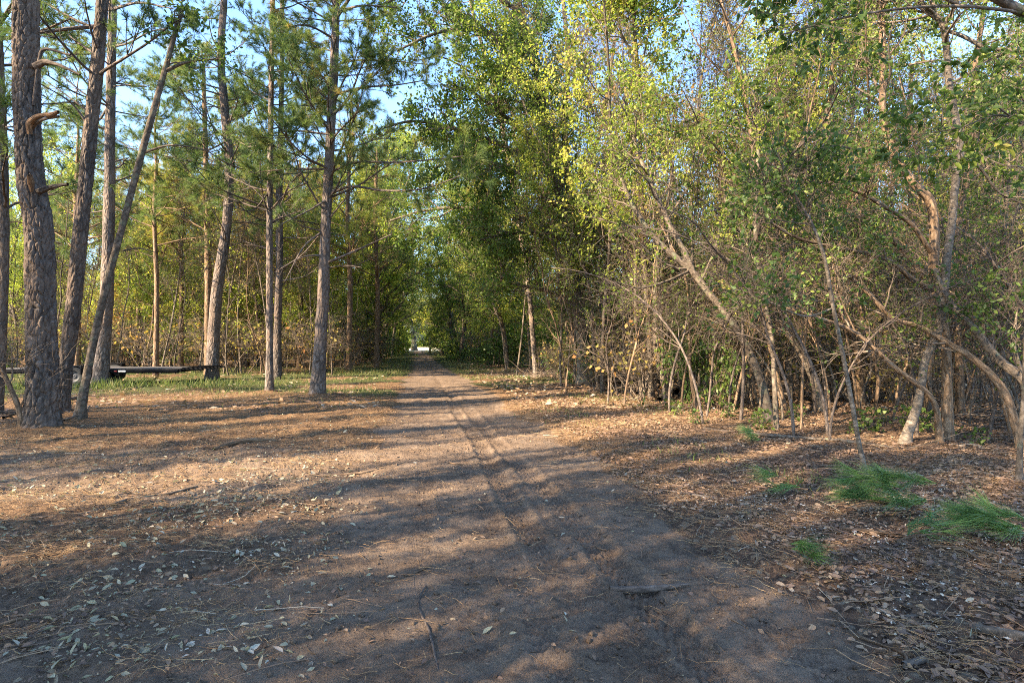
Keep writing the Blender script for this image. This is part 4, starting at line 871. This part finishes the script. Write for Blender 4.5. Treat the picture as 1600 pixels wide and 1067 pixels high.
merged("far_woodland", items, "far mass of trees closing the view on both sides of the track", "woodland", [M['smooth'], M['leafB']])
def belt(name, label, xr, yr, n, H, mat, seed, cond, ls=.36):
    r = np.random.default_rng(seed); m_ = n//60; cx_, cy_ = r.uniform(*xr, m_), r.uniform(*yr, m_); cz = r.uniform(.2, H, m_)
    k = cond(cx_, cy_); cx_, cy_, cz = cx_[k], cy_[k], cz[k]; m_ = len(cx_)
    p = np.repeat(np.stack([cx_, cy_, cz], -1), 60, 0)+r.normal(size=(m_*60, 3))*np.array([.7, .7, .45]); p[:, 2] = np.abs(p[:, 2])
    lv = Leaves(); sz = ls*(.6+.8*r.random(len(p))); rn = np.clip(np.repeat(r.random(m_), 60)*.6+r.random(len(p))*.4, 0, 1)
    lv.add(p, r.normal(size=p.shape), r.normal(size=p.shape)+np.array([0, 0, .4]), sz, sz*.3, rn); V_, Q_, A_ = lv.get()
    tag(ob(name, mesh_of(name, V_, Q_, attrs={'rnd': ('FLOAT', A_)}, mats=[mat])), label, "undergrowth", None, 'stuff')
belt("far_undergrowth", "dense low undergrowth far back in the wood on the right", (-12, 85), (66, 90), 170000, 6, M['leafA'], 5, lambda x, y: q(x, y) > 2.6)
belt("far_undergrowth", "dense low undergrowth far back on the left", (-95, -14), (62, 88), 150000, 6, M['leafB'], 6, lambda x, y: q(x, y) < -2.6)
belt("distant_thicket", "blue green thicket behind the sunny clearing", (-85, 45), (160, 168), 90000, 13, M['leafA'], 7, lambda x, y: x < 999, 1.1)
# unseen trees added behind and left of view, narrowed and spaced for shade streaks
items = []
def at_sun(t, c): return (t*SUN_AZ[0]/_n-c*.541, t*SUN_AZ[1]/_n+c*.841)     # t metres towards the sun, c across
TW = lambda w_, h_: np.array([w_, w_, h_])
for (t, c, k, sc) in [(5.5, -3.4, 'slim0', TW(.7, 1)), (6.5, -1.9, 'slim1', TW(.65, 1)), (5.6, -.4, 'slim2', TW(.65, .95)), (6.6, .8, 'slim0', TW(.6, 1)), (5.8, 2.0, 'slim1', TW(.5, 1)), (9.5, -2.6, 'slim2', TW(.7, 1.1)), (9.2, -.8, 'slim1', TW(.6, 1.1)), (9.6, 1.4, 'slim2', TW(.65, 1.15)),
                      (7.4, 3.75, 'oak0', TW(.17, .6)), (5.6, 4.9, 'oak1', TW(.2, .55)), (9.3, 4.8, 'slim2', TW(.35, 1.1)), (6.4, 6.3, 'oak2', TW(.19, .6)), (5.4, 2.6, 'oak0', TW(.24, .55)), (5.6, 1.0, 'oak2', TW(.26, .5)), (7.5, 8.9, 'oak0', TW(.12, .55)), (8.6, 10.2, 'oak1', TW(.2, .55)), (10, 11.7, 'oak2', TW(.22, .6)), (9.4, 13.0, 'oak1', TW(.22, .7)), (11, 14.6, 'oak0', TW(.22, .7)), (11.5, 10.3, 'slim2', TW(.3, .9)), (6.5, 3.5, 'slim0', TW(.5, 1.3)), (5.6, 5.1, 'slim1', TW(.45, 1.25)), (8.5, 1.9, 'slim2', TW(.6, 1.4)), (8.0, .2, 'slim0', TW(.6, 1.4)), (7.2, 6.5, 'slim2', TW(.3, 1.1)), (7.4, 9.5, 'slim1', TW(.3, 1.05)), (10.5, 6.1, 'slim1', TW(.36, 1.2)), (8.6, 9.3, 'slim0', TW(.36, 1.0)), (12.0, 9.4, 'slim1', TW(.42, 1.2)),
                      (12.0, 12.0, 'slim2', TW(.55, 1.1)), (13.5, 13.8, 'slim0', TW(.75, 1.2)), (12.5, 15.6, 'slim1', TW(.7, 1.1)), (16, 17.6, 'oak0', TW(.55, .9)), (17, 21, 'oak1', TW(.5, .9)), (20, 25, 'oak2', .8), (23, 29, 'slim2', 1.1), (18, 12.6, 'slim1', 1.0), (18, 5.4, 'pole1', 1.2), (18, 1.5, 'oak1', .8), (8.3, .4, 'oak2', TW(.42, .8)), (8.6, -2.0, 'oak0', TW(.45, .8)), (13, 2.3, 'oak0', TW(.4, .9)), (12.5, 6.2, 'oak1', TW(.2, .9)), (13.5, 4.6, 'oak0', TW(.2, .9)),
                      (14, -6, 'oak0', .8), (10, -5.5, 'slim1', 1.0), (16, -2.2, 'oak2', .75), (24, 8.0, 'pole1', 1.0)]:
    x, y = at_sun(t, c); items.append((k, x, y, rng.uniform(0, 6), sc))
merged("unseen_shade_trees", items, "unseen trees added behind the viewpoint to shade the track", "woodland", [M['smooth'], M['leafA']])

# ------------------------------------------------------------------ litter on the ground (uncountable)
def litter(name, label, cat, mat, n, xr, yr, dens, L, asp, kind='leaf', seed=0, curl=.35, lift=.006):
    r = np.random.default_rng(seed)
    x = r.uniform(*xr, n); y = yr[0]+(yr[1]-yr[0])*r.random(n)**1.35
    k = r.random(n) < dens(x, y); x, y = x[k], y[k]; m = len(x)
    a = r.uniform(0, 6.283, m); z = gh(x, y)+lift*(.5+r.random(m))
    d = np.stack([np.cos(a), np.sin(a), r.normal(size=m)*curl*.5], -1); nr = np.stack([r.normal(size=m)*curl, r.normal(size=m)*curl, np.ones(m)], -1)
    sz = L*(.35+1.35*r.random(m)**1.8)
    lv = Leaves(); rnd = r.random(m)
    if kind == 'needle':
        A = walk(r, np.stack([x, y, z], -1), nrm(d*np.array([1, 1, .25])), sz, 4, .10, 0); A[..., 2] = gh(A[..., 0], A[..., 1])+lift*(.4+1.2*r.random((m, 1)))
        V_, Q_, T_ = tubes(A, np.full((m, 4), asp), 3)
        me = mesh_of(name, V_, Q_, attrs={'rnd': ('FLOAT', np.repeat(rnd, 12))}, mats=[mat])
    else:
        lv.add(np.stack([x, y, z], -1), d, nr, sz, sz*asp, rnd, oval=(kind == 'oval')); V_, Q_, A_ = lv.get()
        me = mesh_of(name, V_, Q_, attrs={'rnd': ('FLOAT', A_)}, mats=[mat])
    return tag(ob(name, me), label, cat, None, 'stuff')
def dl(x, y):   # pale leaves, lower left
    n_ = fbm(x*1.6, y*1.6, 51, 5); c = .15+.85*sst(.42, .62, n_)
    return c*(1-road_w(x, y)*.97)*(x < road_c(y))*(1-sst(5.5, 9, y)*.85)*(.35+.65*(1-sst(-1.2, .2, x)))+.03*(1-road_w(x, y)*.8)
litter("pale_leaf_litter", "pale grey green dry leaves strewn over the dirt in the left foreground", "leaf litter", M['litP'], 52000, (-8, 3), (1.7, 12), dl, .045, .22, 'oval', 1, .85, .008)
def dr(x, y):
    return sst(1.2, 2.0, q(x, y)+(fbm(x, y, 52)-.5)*1.2)*(.35+.65*sst(.4, .6, fbm(x*1.2, y*1.2, 53)))
litter("brown_leaf_litter", "brown dry leaves covering the forest floor right of the track", "leaf litter", M['litB'], 190000, (0, 14), (1.7, 16), dr, .046, .26, 'oval', 2, .5, .012)
litter("broken_leaf_litter", "small broken brown leaves and twig bits over the left clearing", "leaf litter", M['litB'], 120000, (-16, 2), (1.7, 20), lambda x, y: (1-.85*road_w(x, y))*(x < road_c(y))*(.15+.7*sst(.45, .6, fbm(x*1.3, y*1.3, 59))), .034, .26, 'oval', 12, .6, .012)
litter("distant_leaf_litter", "brown leaf carpet deeper in the wood", "leaf litter", M['litB'], 60000, (-30, 30), (13, 42), lambda x, y: .9*(np.abs(q(x, y)) > 1.8)*(.3+.7*(x > road_c(y))), .12, .28, 'leaf', 3, .5, .02)
def dsw(x, y):
    n_ = fbm(x*.9, y*.9, 54, 4)
    return np.clip((1-road_w(x, y))*sst(.40, .58, n_)+.04, 0, 1)
litter("pine_straw", "rusty pine straw scattered over the ground on both sides of the track", "pine straw", M['straw'], 90000, (-10, 7), (1.8, 17), dsw, .15, .0010, 'needle', 4, .3, .012)
litter("twig_litter", "small dead twigs scattered in the litter on both sides of the track", "twigs", M['litB'], 5200, (-8, 9), (1.8, 15), lambda x, y: (1-.9*road_w(x, y))*(.25+.75*sst(1.2, 2.0, q(x, y))), .30, .0028, 'needle', 14, .4, .02)
litter("straw_clumps", "matted clumps of old pine straw and bark on the left clearing", "pine straw", M['straw'], 70000, (-12, 4), (1.8, 12), lambda x, y: (1-.8*road_w(x, y))*sst(.56, .66, fbm(x*1.7, y*3.2, 57, 4)), .12, .0013, 'needle', 15, .5, .03)
litter("wood_chips", "small pale wood chips in the litter of the right foreground", "wood chips", M['chip'], 9000, (1.0, 6), (1.8, 7), lambda x, y: sst(1.5, 2.3, q(x, y))*sst(.45, .62, fbm(x*1.5, y*1.5, 55)), .022, .22, 'leaf', 5, .8, .02)
litter("track_debris", "specks of leaf and twig trodden into the dirt track", "debris", M['litB'], 5000, (-4, 4), (1.8, 14), lambda x, y: road_w(x, y)*.45, .028, .28, 'leaf', 6, .6, .008)
# clods of soil
def clods():
    r = np.random.default_rng(9); n = 34000; x = r.uniform(-4.5, 3.5, n); y = 1.8+9*r.random(n)**1.4
    k = r.random(n) < np.clip(road_w(x, y)*sst(.5, .65, fbm(x*2, y*2, 66))*1.2+.3*side_w(x, y)+.25, 0, 1); x, y = x[k], y[k]; m = len(x)
    s = .0022+.018*r.random(m)**7
    oc = np.array([[1, 0, 0], [-1, 0, 0], [0, 1, 0], [0, -1, 0], [0, 0, 1.0], [0, 0, -1]]); T = np.array([[0, 2, 4], [2, 1, 4], [1, 3, 4], [3, 0, 4], [2, 0, 5], [1, 2, 5], [3, 1, 5], [0, 3, 5]])
    V_ = oc[None]*s[:, None, None]*(.6+.8*r.random((m, 6, 1)))+np.stack([x, y, gh(x, y)+s*.3], -1)[:, None]
    me = mesh_of("soil_crumbs", V_.reshape(-1, 3), None, (T[None]+np.arange(m)[:, None, None]*6).reshape(-1, 3), {'zone': ('FLOAT_COLOR', np.tile([1, 0, 0, 0], (m*6, 1)))}, [M['ground']])
    tag(ob("soil_crumbs", me), "crumbs of soil on the dirt track", "soil", None, 'stuff')
clods()
# grass and low green weeds
def grass(name, label, n, xr, yr, dens, H, seed):
    r = np.random.default_rng(seed); x = r.uniform(*xr, n); y = r.uniform(*yr, n)
    k = r.random(n) < dens(x, y); x, y = x[k], y[k]; m = len(x)
    d = np.stack([r.normal(size=m)*.5, r.normal(size=m)*.5, np.ones(m)], -1); nr = r.normal(size=(m, 3))
    lv = Leaves(); h = H*(.4+.9*r.random(m)); lv.add(np.stack([x, y, gh(x, y)-.005], -1), d, nr, h, np.full(m, .0035)+h*.02, r.random(m)); V_, Q_, A_ = lv.get()
    tag(ob(name, mesh_of(name, V_, Q_, attrs={'rnd': ('FLOAT', A_)}, mats=[M['grass']])), label, "grass", None, "stuff")
grass("grass", "thin grass and weeds around the trailer and the pine feet", 70000, (-28, -2), (13, 32), lambda x, y: (x < road_c(y)-1.8)*np.clip(zones(x, y)[:, 2]*.7+.08, 0, 1)*(.06+.7*sst(.42, .6, fbm(x*1.2, y*1.2, 88))), .17, 1)
grass("tall_weeds", "taller weeds growing along the near side of the trailer", 9000, (-22, -9), (18.3, 20.2), lambda x, y: .35*sst(.40, .62, fbm(x*.9, y*.9, 89)), .34, 7)
grass("verge_grass", "short grass along the verges of the far track", 40000, (-12, 6), (24, 60), lambda x, y: (np.abs(q(x, y)) > 1.2)*(np.abs(q(x, y)) < 4.5)*.8*sst(.42, .55, fbm(x*.4, y*.4, 77)), .16, 2)
def gpatch(x, y):
    a = 0
    for (u, v, s) in ((1060, 702, .45), (940, 622, .9), (1010, 640, .6), (900, 660, .4), (1235, 745, .35), (860, 645, .5)):
        px, py = G(u, v); a = a+np.exp(-((x-px)**2+(y-py)**2*.5)/s**2)
    return np.clip(a, 0, 1)
grass("shoulder_grass", "small grass tufts in the litter at the right shoulder of the track", 26000, (-.5, 6), (5, 18), lambda x, y: gpatch(x, y)*.7*sst(.35, .6, fbm(x*3, y*3, 78)), .10, 3)

# ------------------------------------------------------------------ sticks, logs, fallen boughs
def stick(label, pts, pw, mat='twig', name="stick", cat="stick", twigs=0, seed=0, lift=.0, d=None, group=None, sides=8, tr=.3):
    """pts: pixel points lying on the ground"""
    r = np.random.default_rng(seed+300)
    g3 = []
    for i, (u, v) in enumerate(pts):
        x, y = G(u, v); g3.append([x, y, ghf(x, y)])
    g3 = np.array(g3); rad = np.array(pw)*.5/K*g3[:, 1]; g3[:, 2] += rad*.7+lift
    base = g3[0].copy(); base[2] = ghf(base[0], base[1]); root_ = None
    w = Wood(); A, ar = w.tube(g3-base, rad, sides, .03, .25, seed)
    if twigs:
        s, tg, t, _ = pick(r, A[None], .2, 1, twigs); L_ = np.linalg.norm(A[-1]-A[0])
        dd = side_dir(r, tg, r.uniform(.5, .9, twigs)); dd[:, 2] = np.abs(dd[:, 2])*.4
        B = walk(r, s, dd, L_*tr*(.4+.8*r.random(twigs)), 5, .15, -.03); w.add(tubes(B, np.full((twigs, 5), rad.mean()*.35)*np.linspace(1, .4, 5), 5))
    o = ob(name, wood_mesh(name, w, M[mat])); o.location = base
    return tag(o, label, cat, group)
stick("long thin grey stick lying across the dirt at the left edge", [(0, 813), (60, 806), (130, 797), (200, 779), (260, 767), (308, 759)], [3, 3.5, 4, 4, 4, 4], 'smooth', twigs=2)
stick("straight dark stick half way between the left clearing and the track", [(478, 744), (520, 737), (570, 733), (632, 722)], [3, 3.5, 4, 2.5], 'brown', twigs=1, seed=2)
stick("broken thick grey stick lying across the middle of the track", [(952, 918), (985, 917), (1030, 914), (1078, 910)], [7, 12, 10, 3], 'darktwig', seed=3, lift=.012)
stick("crooked reddish stick pointing at the bottom edge left of centre", [(692, 1066), (680, 1020), (672, 985), (654, 938), (656, 928), (666, 910)], [4.5, 4, 4, 3.6, 4, 2.5], 'darktwig', seed=4, twigs=1)
stick("tiny dark twig above the crooked reddish stick", [(632, 896), (652, 888), (674, 880)], [3, 3, 2], 'brown', seed=5)
stick("short dark log lying on the left dirt track", [(334, 702), (360, 696), (395, 692), (432, 688)], [7, 8, 6, 4], 'brown', name="small_log", cat="log", seed=6)
stick("curved pale twig on the track, right of the tread marks", [(775, 783), (790, 779), (815, 775)], [2, 3, 2], 'smooth', seed=7)
stick("long straight branch lying on the litter right of the track", [(1035, 760), (1080, 764), (1140, 766), (1200, 764)], [3, 4, 4, 3], 'twig', seed=8, name="fallen_branch", cat="branch", twigs=2)
stick("dark slim twig lying near the right edge of the track", [(1130, 955), (1160, 968), (1190, 985)], [2, 3, 2], 'brown', seed=9)
stick("long grey brown branch lying below the crooked trunks", [(1170, 678), (1240, 681), (1320, 688), (1420, 696)], [5, 6, 6, 4], 'smooth', seed=10, name="fallen_branch", cat="branch", twigs=3)
stick("branch lying under the largest pine bough, bark peeled", [(1310, 820), (1350, 822), (1410, 826), (1480, 828)], [7, 7, 6, 4], 'brown', seed=11, name="fallen_branch", cat="branch", twigs=3)
stick("branch running from the largest pine bough to the right edge", [(1450, 848), (1500, 855), (1550, 880), (1600, 902)], [6, 7, 8, 8], 'brown', seed=12, name="fallen_branch", cat="branch", twigs=2)
stick("thin pale branch slanting across the boughs at the right edge", [(1520, 850), (1560, 862), (1590, 872), (1620, 892)], [4, 4, 5, 5], 'twig', seed=13, name="fallen_branch", cat="branch")
stick("thick pale log end at the lower right edge", [(1520, 978), (1550, 985), (1580, 990), (1640, 1000)], [12, 16, 17, 17], 'pale', seed=14, name="fallen_log", cat="log", sides=14)
stick("short stubby piece of wood in the lower right litter", [(1412, 1032), (1425, 1028), (1444, 1022)], [9, 10, 9], 'twig', seed=15, name="wood_stub", cat="wood piece")
stick("thin dark branch lying beside the track at the lower right", [(1330, 985), (1380, 998), (1410, 1012), (1412, 1040)], [4, 5, 5, 4], 'brown', seed=16)
stick("slender twig rising from the litter near the stubby wood piece", [(1390, 958), (1430, 956), (1470, 950)], [4, 4, 3], 'twig', seed=17, twigs=2)
stick("long dark twig lying in the leaves in the lower left corner", [(-20, 980), (30, 968), (80, 955), (110, 945)], [5, 5, 4, 2], 'brown', seed=18)
stick("pale bent twig at the foot of the leaning brown tree", [(100, 665), (125, 655), (140, 640)], [3, 3, 2], 'twig', seed=19, lift=.05)
stick("dark dead branch leaning by the thickest pine at the left edge", [(5, 672), (25, 662), (42, 640)], [4, 4, 3], 'brown', seed=20, lift=.15, twigs=3)
stick("fallen branch lying in the grass between the trailer and the leaning tree", [(118, 628), (90, 632), (60, 634)], [6, 6, 5], 'smooth', seed=21, lift=.06, name="fallen_branch", cat="branch")
stick("thin branch lying on the pine straw left of the trailer pine", [(180, 613), (205, 610), (228, 600), (245, 590)], [2, 2.5, 2, 1.5], 'twig', seed=22, twigs=4, name="fallen_branch", cat="branch")
stick("dark heap stick lying in the shaded litter right of the oak", [(1100, 668), (1130, 672), (1165, 674)], [4, 4, 3], 'smooth', seed=23, twigs=3)
for i, (u, v, a, lb) in enumerate([(700, 720, .3, 'farthest up the track'), (560, 860, 1.2, 'left of the tread marks'), (840, 1010, 2.0, 'low on the track near the bottom edge'), (930, 845, .8, 'above the broken grey stick'), (1050, 885, 2.4, 'just above the tip of the broken grey stick'), (1020, 1000, .5, 'below the broken grey stick'), (480, 1010, 1.0, 'left of the crooked reddish stick'), (300, 900, .4, 'among the pale leaves at the left')]):
    du, dv = 26*math.cos(a), 8*math.sin(a)
    stick("small dark twig on the dirt, "+lb, [(u, v), (u+du*.5, v+dv*.5+2), (u+du, v+dv)], [2, 2.4, 1.5], 'brown', seed=30+i, group="small twigs on the dirt", name="small_twig", cat="twig")
# log heap at the right shoulder
stick("fallen log curving over the litter at the foot of the short curved trunk", [(948, 603), (975, 600), (1010, 594), (1040, 604), (1056, 622)], [6, 9, 11, 13, 12], 'brown', seed=50, name="fallen_log", cat="log", sides=14, twigs=4, lift=.08, tr=.2)
stick("forked root piece under the curving fallen log", [(996, 622), (1000, 610), (1015, 600), (1030, 612)], [5, 6, 7, 5], 'brown', seed=51, name="root_piece", cat="log", lift=.1, twigs=3)
stick("splintered log end lying right of the curving fallen log", [(1030, 628), (1045, 620), (1060, 618)], [8, 9, 7], 'pale', seed=52, name="root_piece", cat="log", lift=.04)
# brush pile left of it
def brush(name, label, x, y, n, L_, seed, mat='twig', h=.4):
    r = np.random.default_rng(seed); s = r.normal(size=(n, 3))*np.array([.6, .4, .1]); s[:, 2] = np.abs(s[:, 2])+.05
    d = r.normal(size=(n, 3))*np.array([1, .7, .35]); d[:, 2] = np.abs(d[:, 2]); A = walk(r, s, d, L_*(.4+r.random(n)), 7, .18, -.02); A[..., 2] = np.maximum(A[..., 2], .02)
    w = Wood(); w.add(tubes(A, (.004+.012*r.random((n, 1))**2)*np.linspace(1, .4, 7), 5)); o = ob(name, wood_mesh(name, w, M[mat])); o.location = (x, y, ghf(x, y))
    return tag(o, label, "brush pile")
brush("brush_pile", "heap of thin dead branches at the forest edge left of the pale sapling", *G(845, 590), 46, 1.2, 1)
brush("brush_pile", "loose tangle of twigs behind the curving fallen log", *G(1000, 600), 34, 1.0, 2)
brush("brush_pile", "sunlit tangle of pale dead branches deep right between slanting trunks", *G(1290, 612), 46, 1.6, 3)
brush("brush_pile", "tangle of dead branches hanging on the leaning snag at the right edge", *G(1590, 662), 60, 1.7, 4)
brush("brush_pile", "low heap of dark twigs left of the thickest pine", *G(12, 665), 30, .9, 5, 'darktwig')
# freshly fallen pine boughs
def bough(label, u, v, seed, n, L_, az, mat='needleG', dens=60):
    r = np.random.default_rng(seed); x, y = G(u, v); root_ = empty("pine_bough", (x, y, ghf(x, y)), label, "pine bough", None)
    d = np.array([math.cos(az), math.sin(az), .10]); A = walk(r, np.array([[0, 0, .06]]), d[None], np.array([L_]), 8, .08, -.02); w = Wood(); w.add(tubes(A, (.010*np.linspace(1, .4, 8))[None], 6))
    s, tg, t, _ = pick(r, A, .25, 1, n); dd = side_dir(r, tg, r.uniform(.3, .9, n)); dd[:, 2] = np.abs(dd[:, 2])*.45
    B = walk(r, s, dd, L_*.28*(.5+r.random(n)), 5, .12, -.03); w.add(tubes(B, np.full((n, 5), .005), 4)); ob("stem", wood_mesh("stem", w, M['brown']), root_)
    nd = Needles(); e = np.concatenate([B[:, -1], B[:, 2], A[:, -1]]); ed = np.concatenate([B[:, -1]-B[:, -2], B[:, 2]-B[:, 1], A[:, -1]-A[:, -2]])
    e[:, 2] = np.maximum(e[:, 2], .05); hh = .04+.36*r.random(len(e))**1.2; e[:, 2] += hh*min(1, L_); ed = nrm(ed)+np.array([0, 0, .15]); nd.tufts(e, nrm(ed), r, dens//2, .25, .0022, .42, .10); V_, F_, A_ = nd.get(); V_[:, 2] = np.where(V_[:, 2] < .012, .012+np.abs(V_[:, 2])*.1, V_[:, 2])
    ob("needles", mesh_of("needles", V_, None, F_, {'rnd': ('FLOAT', A_)}, [M[mat]]), root_)
bough("largest green pine bough, arching over the litter right of the track", 1502, 812, 1, 24, .75, 2.9, dens=80)
bough("dark green pine bough cut off by the right edge", 1632, 852, 2, 16, .42, 2.6, dens=80)
bough("small droopy green pine sprig closest to the track", 1232, 862, 3, 3, .2, -1.2)
bough("green pine sprig lying flat among twigs below the largest bough", 1400, 850, 4, 4, .4, .3)
bough("flat green pine sprig in the litter left of the thin pale sapling", 1262, 768, 5, 4, .4, 2.9)
bough("dark green pine sprig on the long branch below the crooked trunks", 1200, 694, 6, 6, .5, 2.2)

# ------------------------------------------------------------------ flatbed trailer behind the pines
def box(x0, x1, y0, y1, z0, z1):
    v = np.array([[x0, y0, z0], [x1, y0, z0], [x1, y1, z0], [x0, y1, z0], [x0, y0, z1], [x1, y0, z1], [x1, y1, z1], [x0, y1, z1]], float)
    return v, np.array([[0, 3, 2, 1], [4, 5, 6, 7], [0, 1, 5, 4], [1, 2, 6, 5], [2, 3, 7, 6], [3, 0, 4, 7]])
def boxes(name, lst, mat, parent, bev=.008):
    V_ = []; Q_ = []; n = 0
    for b in lst:
        v, q_ = box(*b); V_.append(v); Q_.append(q_+n); n += 8
    o = ob(name, mesh_of(name, np.concatenate(V_), np.concatenate(Q_), mats=[mat], smooth=False), parent)
    m = o.modifiers.new("bevel", 'BEVEL'); m.width = bev; m.segments = 2; m.limit_method = 'ANGLE'; return o
M['black'] = plain("black_trailer_paint", (.007, .007, .008), .7, 0, .3, 12); M['deck'] = plain("weathered_deck_boards", (.06, .052, .045), .85, 0, .35, 25)
[setattr(n_.inputs['Specular IOR Level'], 'default_value', .08) for n_ in M['black'].node_tree.nodes if n_.type == 'BSDF_PRINCIPLED']; M['rubber'] = plain("tyre_rubber", (.02, .02, .02), .85); M['rim'] = plain("steel_rim", (.05, .05, .055), .6, .2, .1); M['red'] = plain("red_reflector", (.55, .02, .02), .3); M['white'] = plain("white_plate", (.75, .75, .72), .5)
tx, ty = (158-800)/K*21.5, 21.5
tr = empty("flatbed_trailer", (tx, ty, 0), "black low flatbed trailer with wooden deck parked behind the left pines", "trailer", None, .07)
W2 = 1.0
boxes("frame", [(-3.3, 3.3, -W2, -W2+.08, .45, .60), (-3.3, 3.3, W2-.08, W2, .45, .60)]+[(-3.25+i*.8, -3.17+i*.8, -W2+.085, W2-.085, .47, .54) for i in range(9)], M['black'], tr)
boxes("deck", [(-3.3, 3.3, -W2+.09+i*.183, -W2+.09+i*.183+.172, .563, .612) for i in range(10)], M['deck'], tr, .004)
boxes("ramp", [(3.32, 3.40, -W2, -W2+.07, .50, .60), (3.32, 3.40, W2-.07, W2, .50, .60)]+[(3.32, 4.1, -W2+.10+i*.62, -W2+.16+i*.62, .56, .62) for i in range(4)]+[(3.4+i*.16, 3.44+i*.16, -W2+.05, W2-.05, .625, .655) for i in range(5)], M['black'], tr)
boxes("tongue", [(-4.6, -3.32, -.06, .06, .44, .54), (-4.75, -4.62, -.09, .09, .43, .56)], M['black'], tr)
boxes("jack", [(-4.2, -4.12, -.14, -.07, .08, .85), (-4.24, -4.08, -.2, -.02, .04, .07)], M['black'], tr)
boxes("rub_rail", [(-3.3, -1.35, -W2-.06, -W2-.012, .50, .56), (.15, 3.3, -W2-.06, -W2-.012, .50, .56)], M['black'], tr)
for sy in (-1, 1):
    y_a, y_b = (-W2-.30, -W2-.03) if sy < 0 else (W2+.03, W2+.30)
    boxes("fender", [(-1.28, .08, y_a, y_b, .70, .74), (-1.34, -1.285, y_a, y_b, .42, .735), (.085, .14, y_a, y_b, .42, .735)], M['black'], tr, .02)
    for wx in (-.92, -.16):
        a = np.linspace(0, 2*np.pi, 33)[:-1]; prof = [(.20, -.09), (.31, -.105), (.345, -.085), (.352, 0), (.345, .085), (.31, .105), (.20, .09)]
        yc = (y_a+y_b)/2
        V_ = np.array([[wx+r_*math.cos(t), yc+h_, .36+r_*math.sin(t)] for t in a for r_, h_ in prof]); k = len(prof)
        Q_ = np.array([[i*k+j, i*k+j+1, ((i+1) % 32)*k+j+1, ((i+1) % 32)*k+j] for i in range(32) for j in range(k-1)])
        wh = ob("wheel", mesh_of("tyre", V_, Q_, mats=[M['rubber']]), tr)
        prof = [(.0, -.02), (.05, -.05), (.07, -.03), (.15, -.02), (.19, -.075), (.205, -.09), (.205, .09)]
        V_ = np.array([[wx+r_*math.cos(t), yc+sy*(-h_), .36+r_*math.sin(t)] for t in a for r_, h_ in prof])
        ob("rim", mesh_of("rim", V_, Q_, mats=[M['rim']]), wh)
boxes("reflector", [(1.1, 1.18, -W2-.066, -W2-.061, .51, .55)], M['red'], tr, .001); boxes("reflector", [(-3.25, -3.17, -W2-.066, -W2-.061, .51, .55)], M['red'], tr, .001)
boxes("plate", [(1.25, 1.5, -W2-.068, -W2-.061, .505, .555)], M['white'], tr, .001)
boxes("winch_box", [(-2.4, -2.0, -.25, .25, .615, .78)], M['black'], tr, .02)

# ------------------------------------------------------------------ each background plant gets a label of its own, told by neighbour and depth
LM = [(62, "the thickest pine"), (97, "the leaning grey pine"), (160, "the pine by the trailer wheel"), (245, "the middle of the trailer"), (331, "the trailer's end pine"), (427, "the close pair of pines"), (500, "the tall central pine"), (575, "the left verge"),
      (645, "the end of the track"), (720, "the right verge"), (800, "the brush heap"), (905, "the double stemmed oak"), (965, "the pale tangled bush"), (1022, "the sprawling oak"), (1090, "the leafy green bush"), (1203, "the arching tree's foot"), (1290, "the sunlit brush"), (1355, "the thin pale sapling"), (1413, "the pale crooked tree's foot"), (1481, "the S bend trunk"), (1592, "the right edge")]
KIND = {'slender_tree': "slender leafy tree", 'broadleaf_tree': "broad green tree", 'yellowing_tree': "pale yellow green tree", 'bare_tree': "bare twiggy tree", 'bare_pole_tree': "thin pole tree", 'arching_sapling': "thin arching sapling", 'autumn_tree': "orange autumn tree",
        'green_shrub': "green shrub", 'yellow_shrub': "yellow green shrub", 'orange_shrub': "orange yellow shrub", 'twiggy_shrub': "leafless twiggy shrub", 'green_seedling': "green seedling"}
ORD = ["nearest", "second nearest", "third nearest", "fourth nearest", "fifth nearest", "sixth nearest", "seventh nearest", "eighth nearest", "ninth nearest", "tenth nearest", "eleventh nearest", "twelfth nearest", "thirteenth nearest", "fourteenth nearest", "fifteenth nearest", "sixteenth nearest", "seventeenth nearest", "eighteenth nearest", "nineteenth nearest", "twentieth nearest", "farthest"]
bins = {}
for o in C.objects:
    k = o.name.split('.')[0]
    if o.parent is None and o.get("group") and k in KIND:
        u = 800+K*o.location.x/o.location.y
        if u < 0: w_ = "hidden past the left edge"
        elif u > 1600: w_ = "hidden past the right edge"
        else:
            uu, nm = min(LM, key=lambda t: abs(t[0]-u)); w_ = ("behind " if abs(uu-u) < 9 else ("left of " if u < uu else "right of "))+nm
        bins.setdefault((k, w_), []).append((o.location.y, o))
for (k, w_), l in bins.items():
    l.sort(key=lambda t: t[0])
    for i, (d_, o) in enumerate(l):
        o["label"] = ("%s %s" % (KIND[k], w_) if len(l) == 1 else "%s %s, %s of %d" % (KIND[k], w_, ("farthest" if i == len(l)-1 else ORD[min(i, 19)]), len(l)))
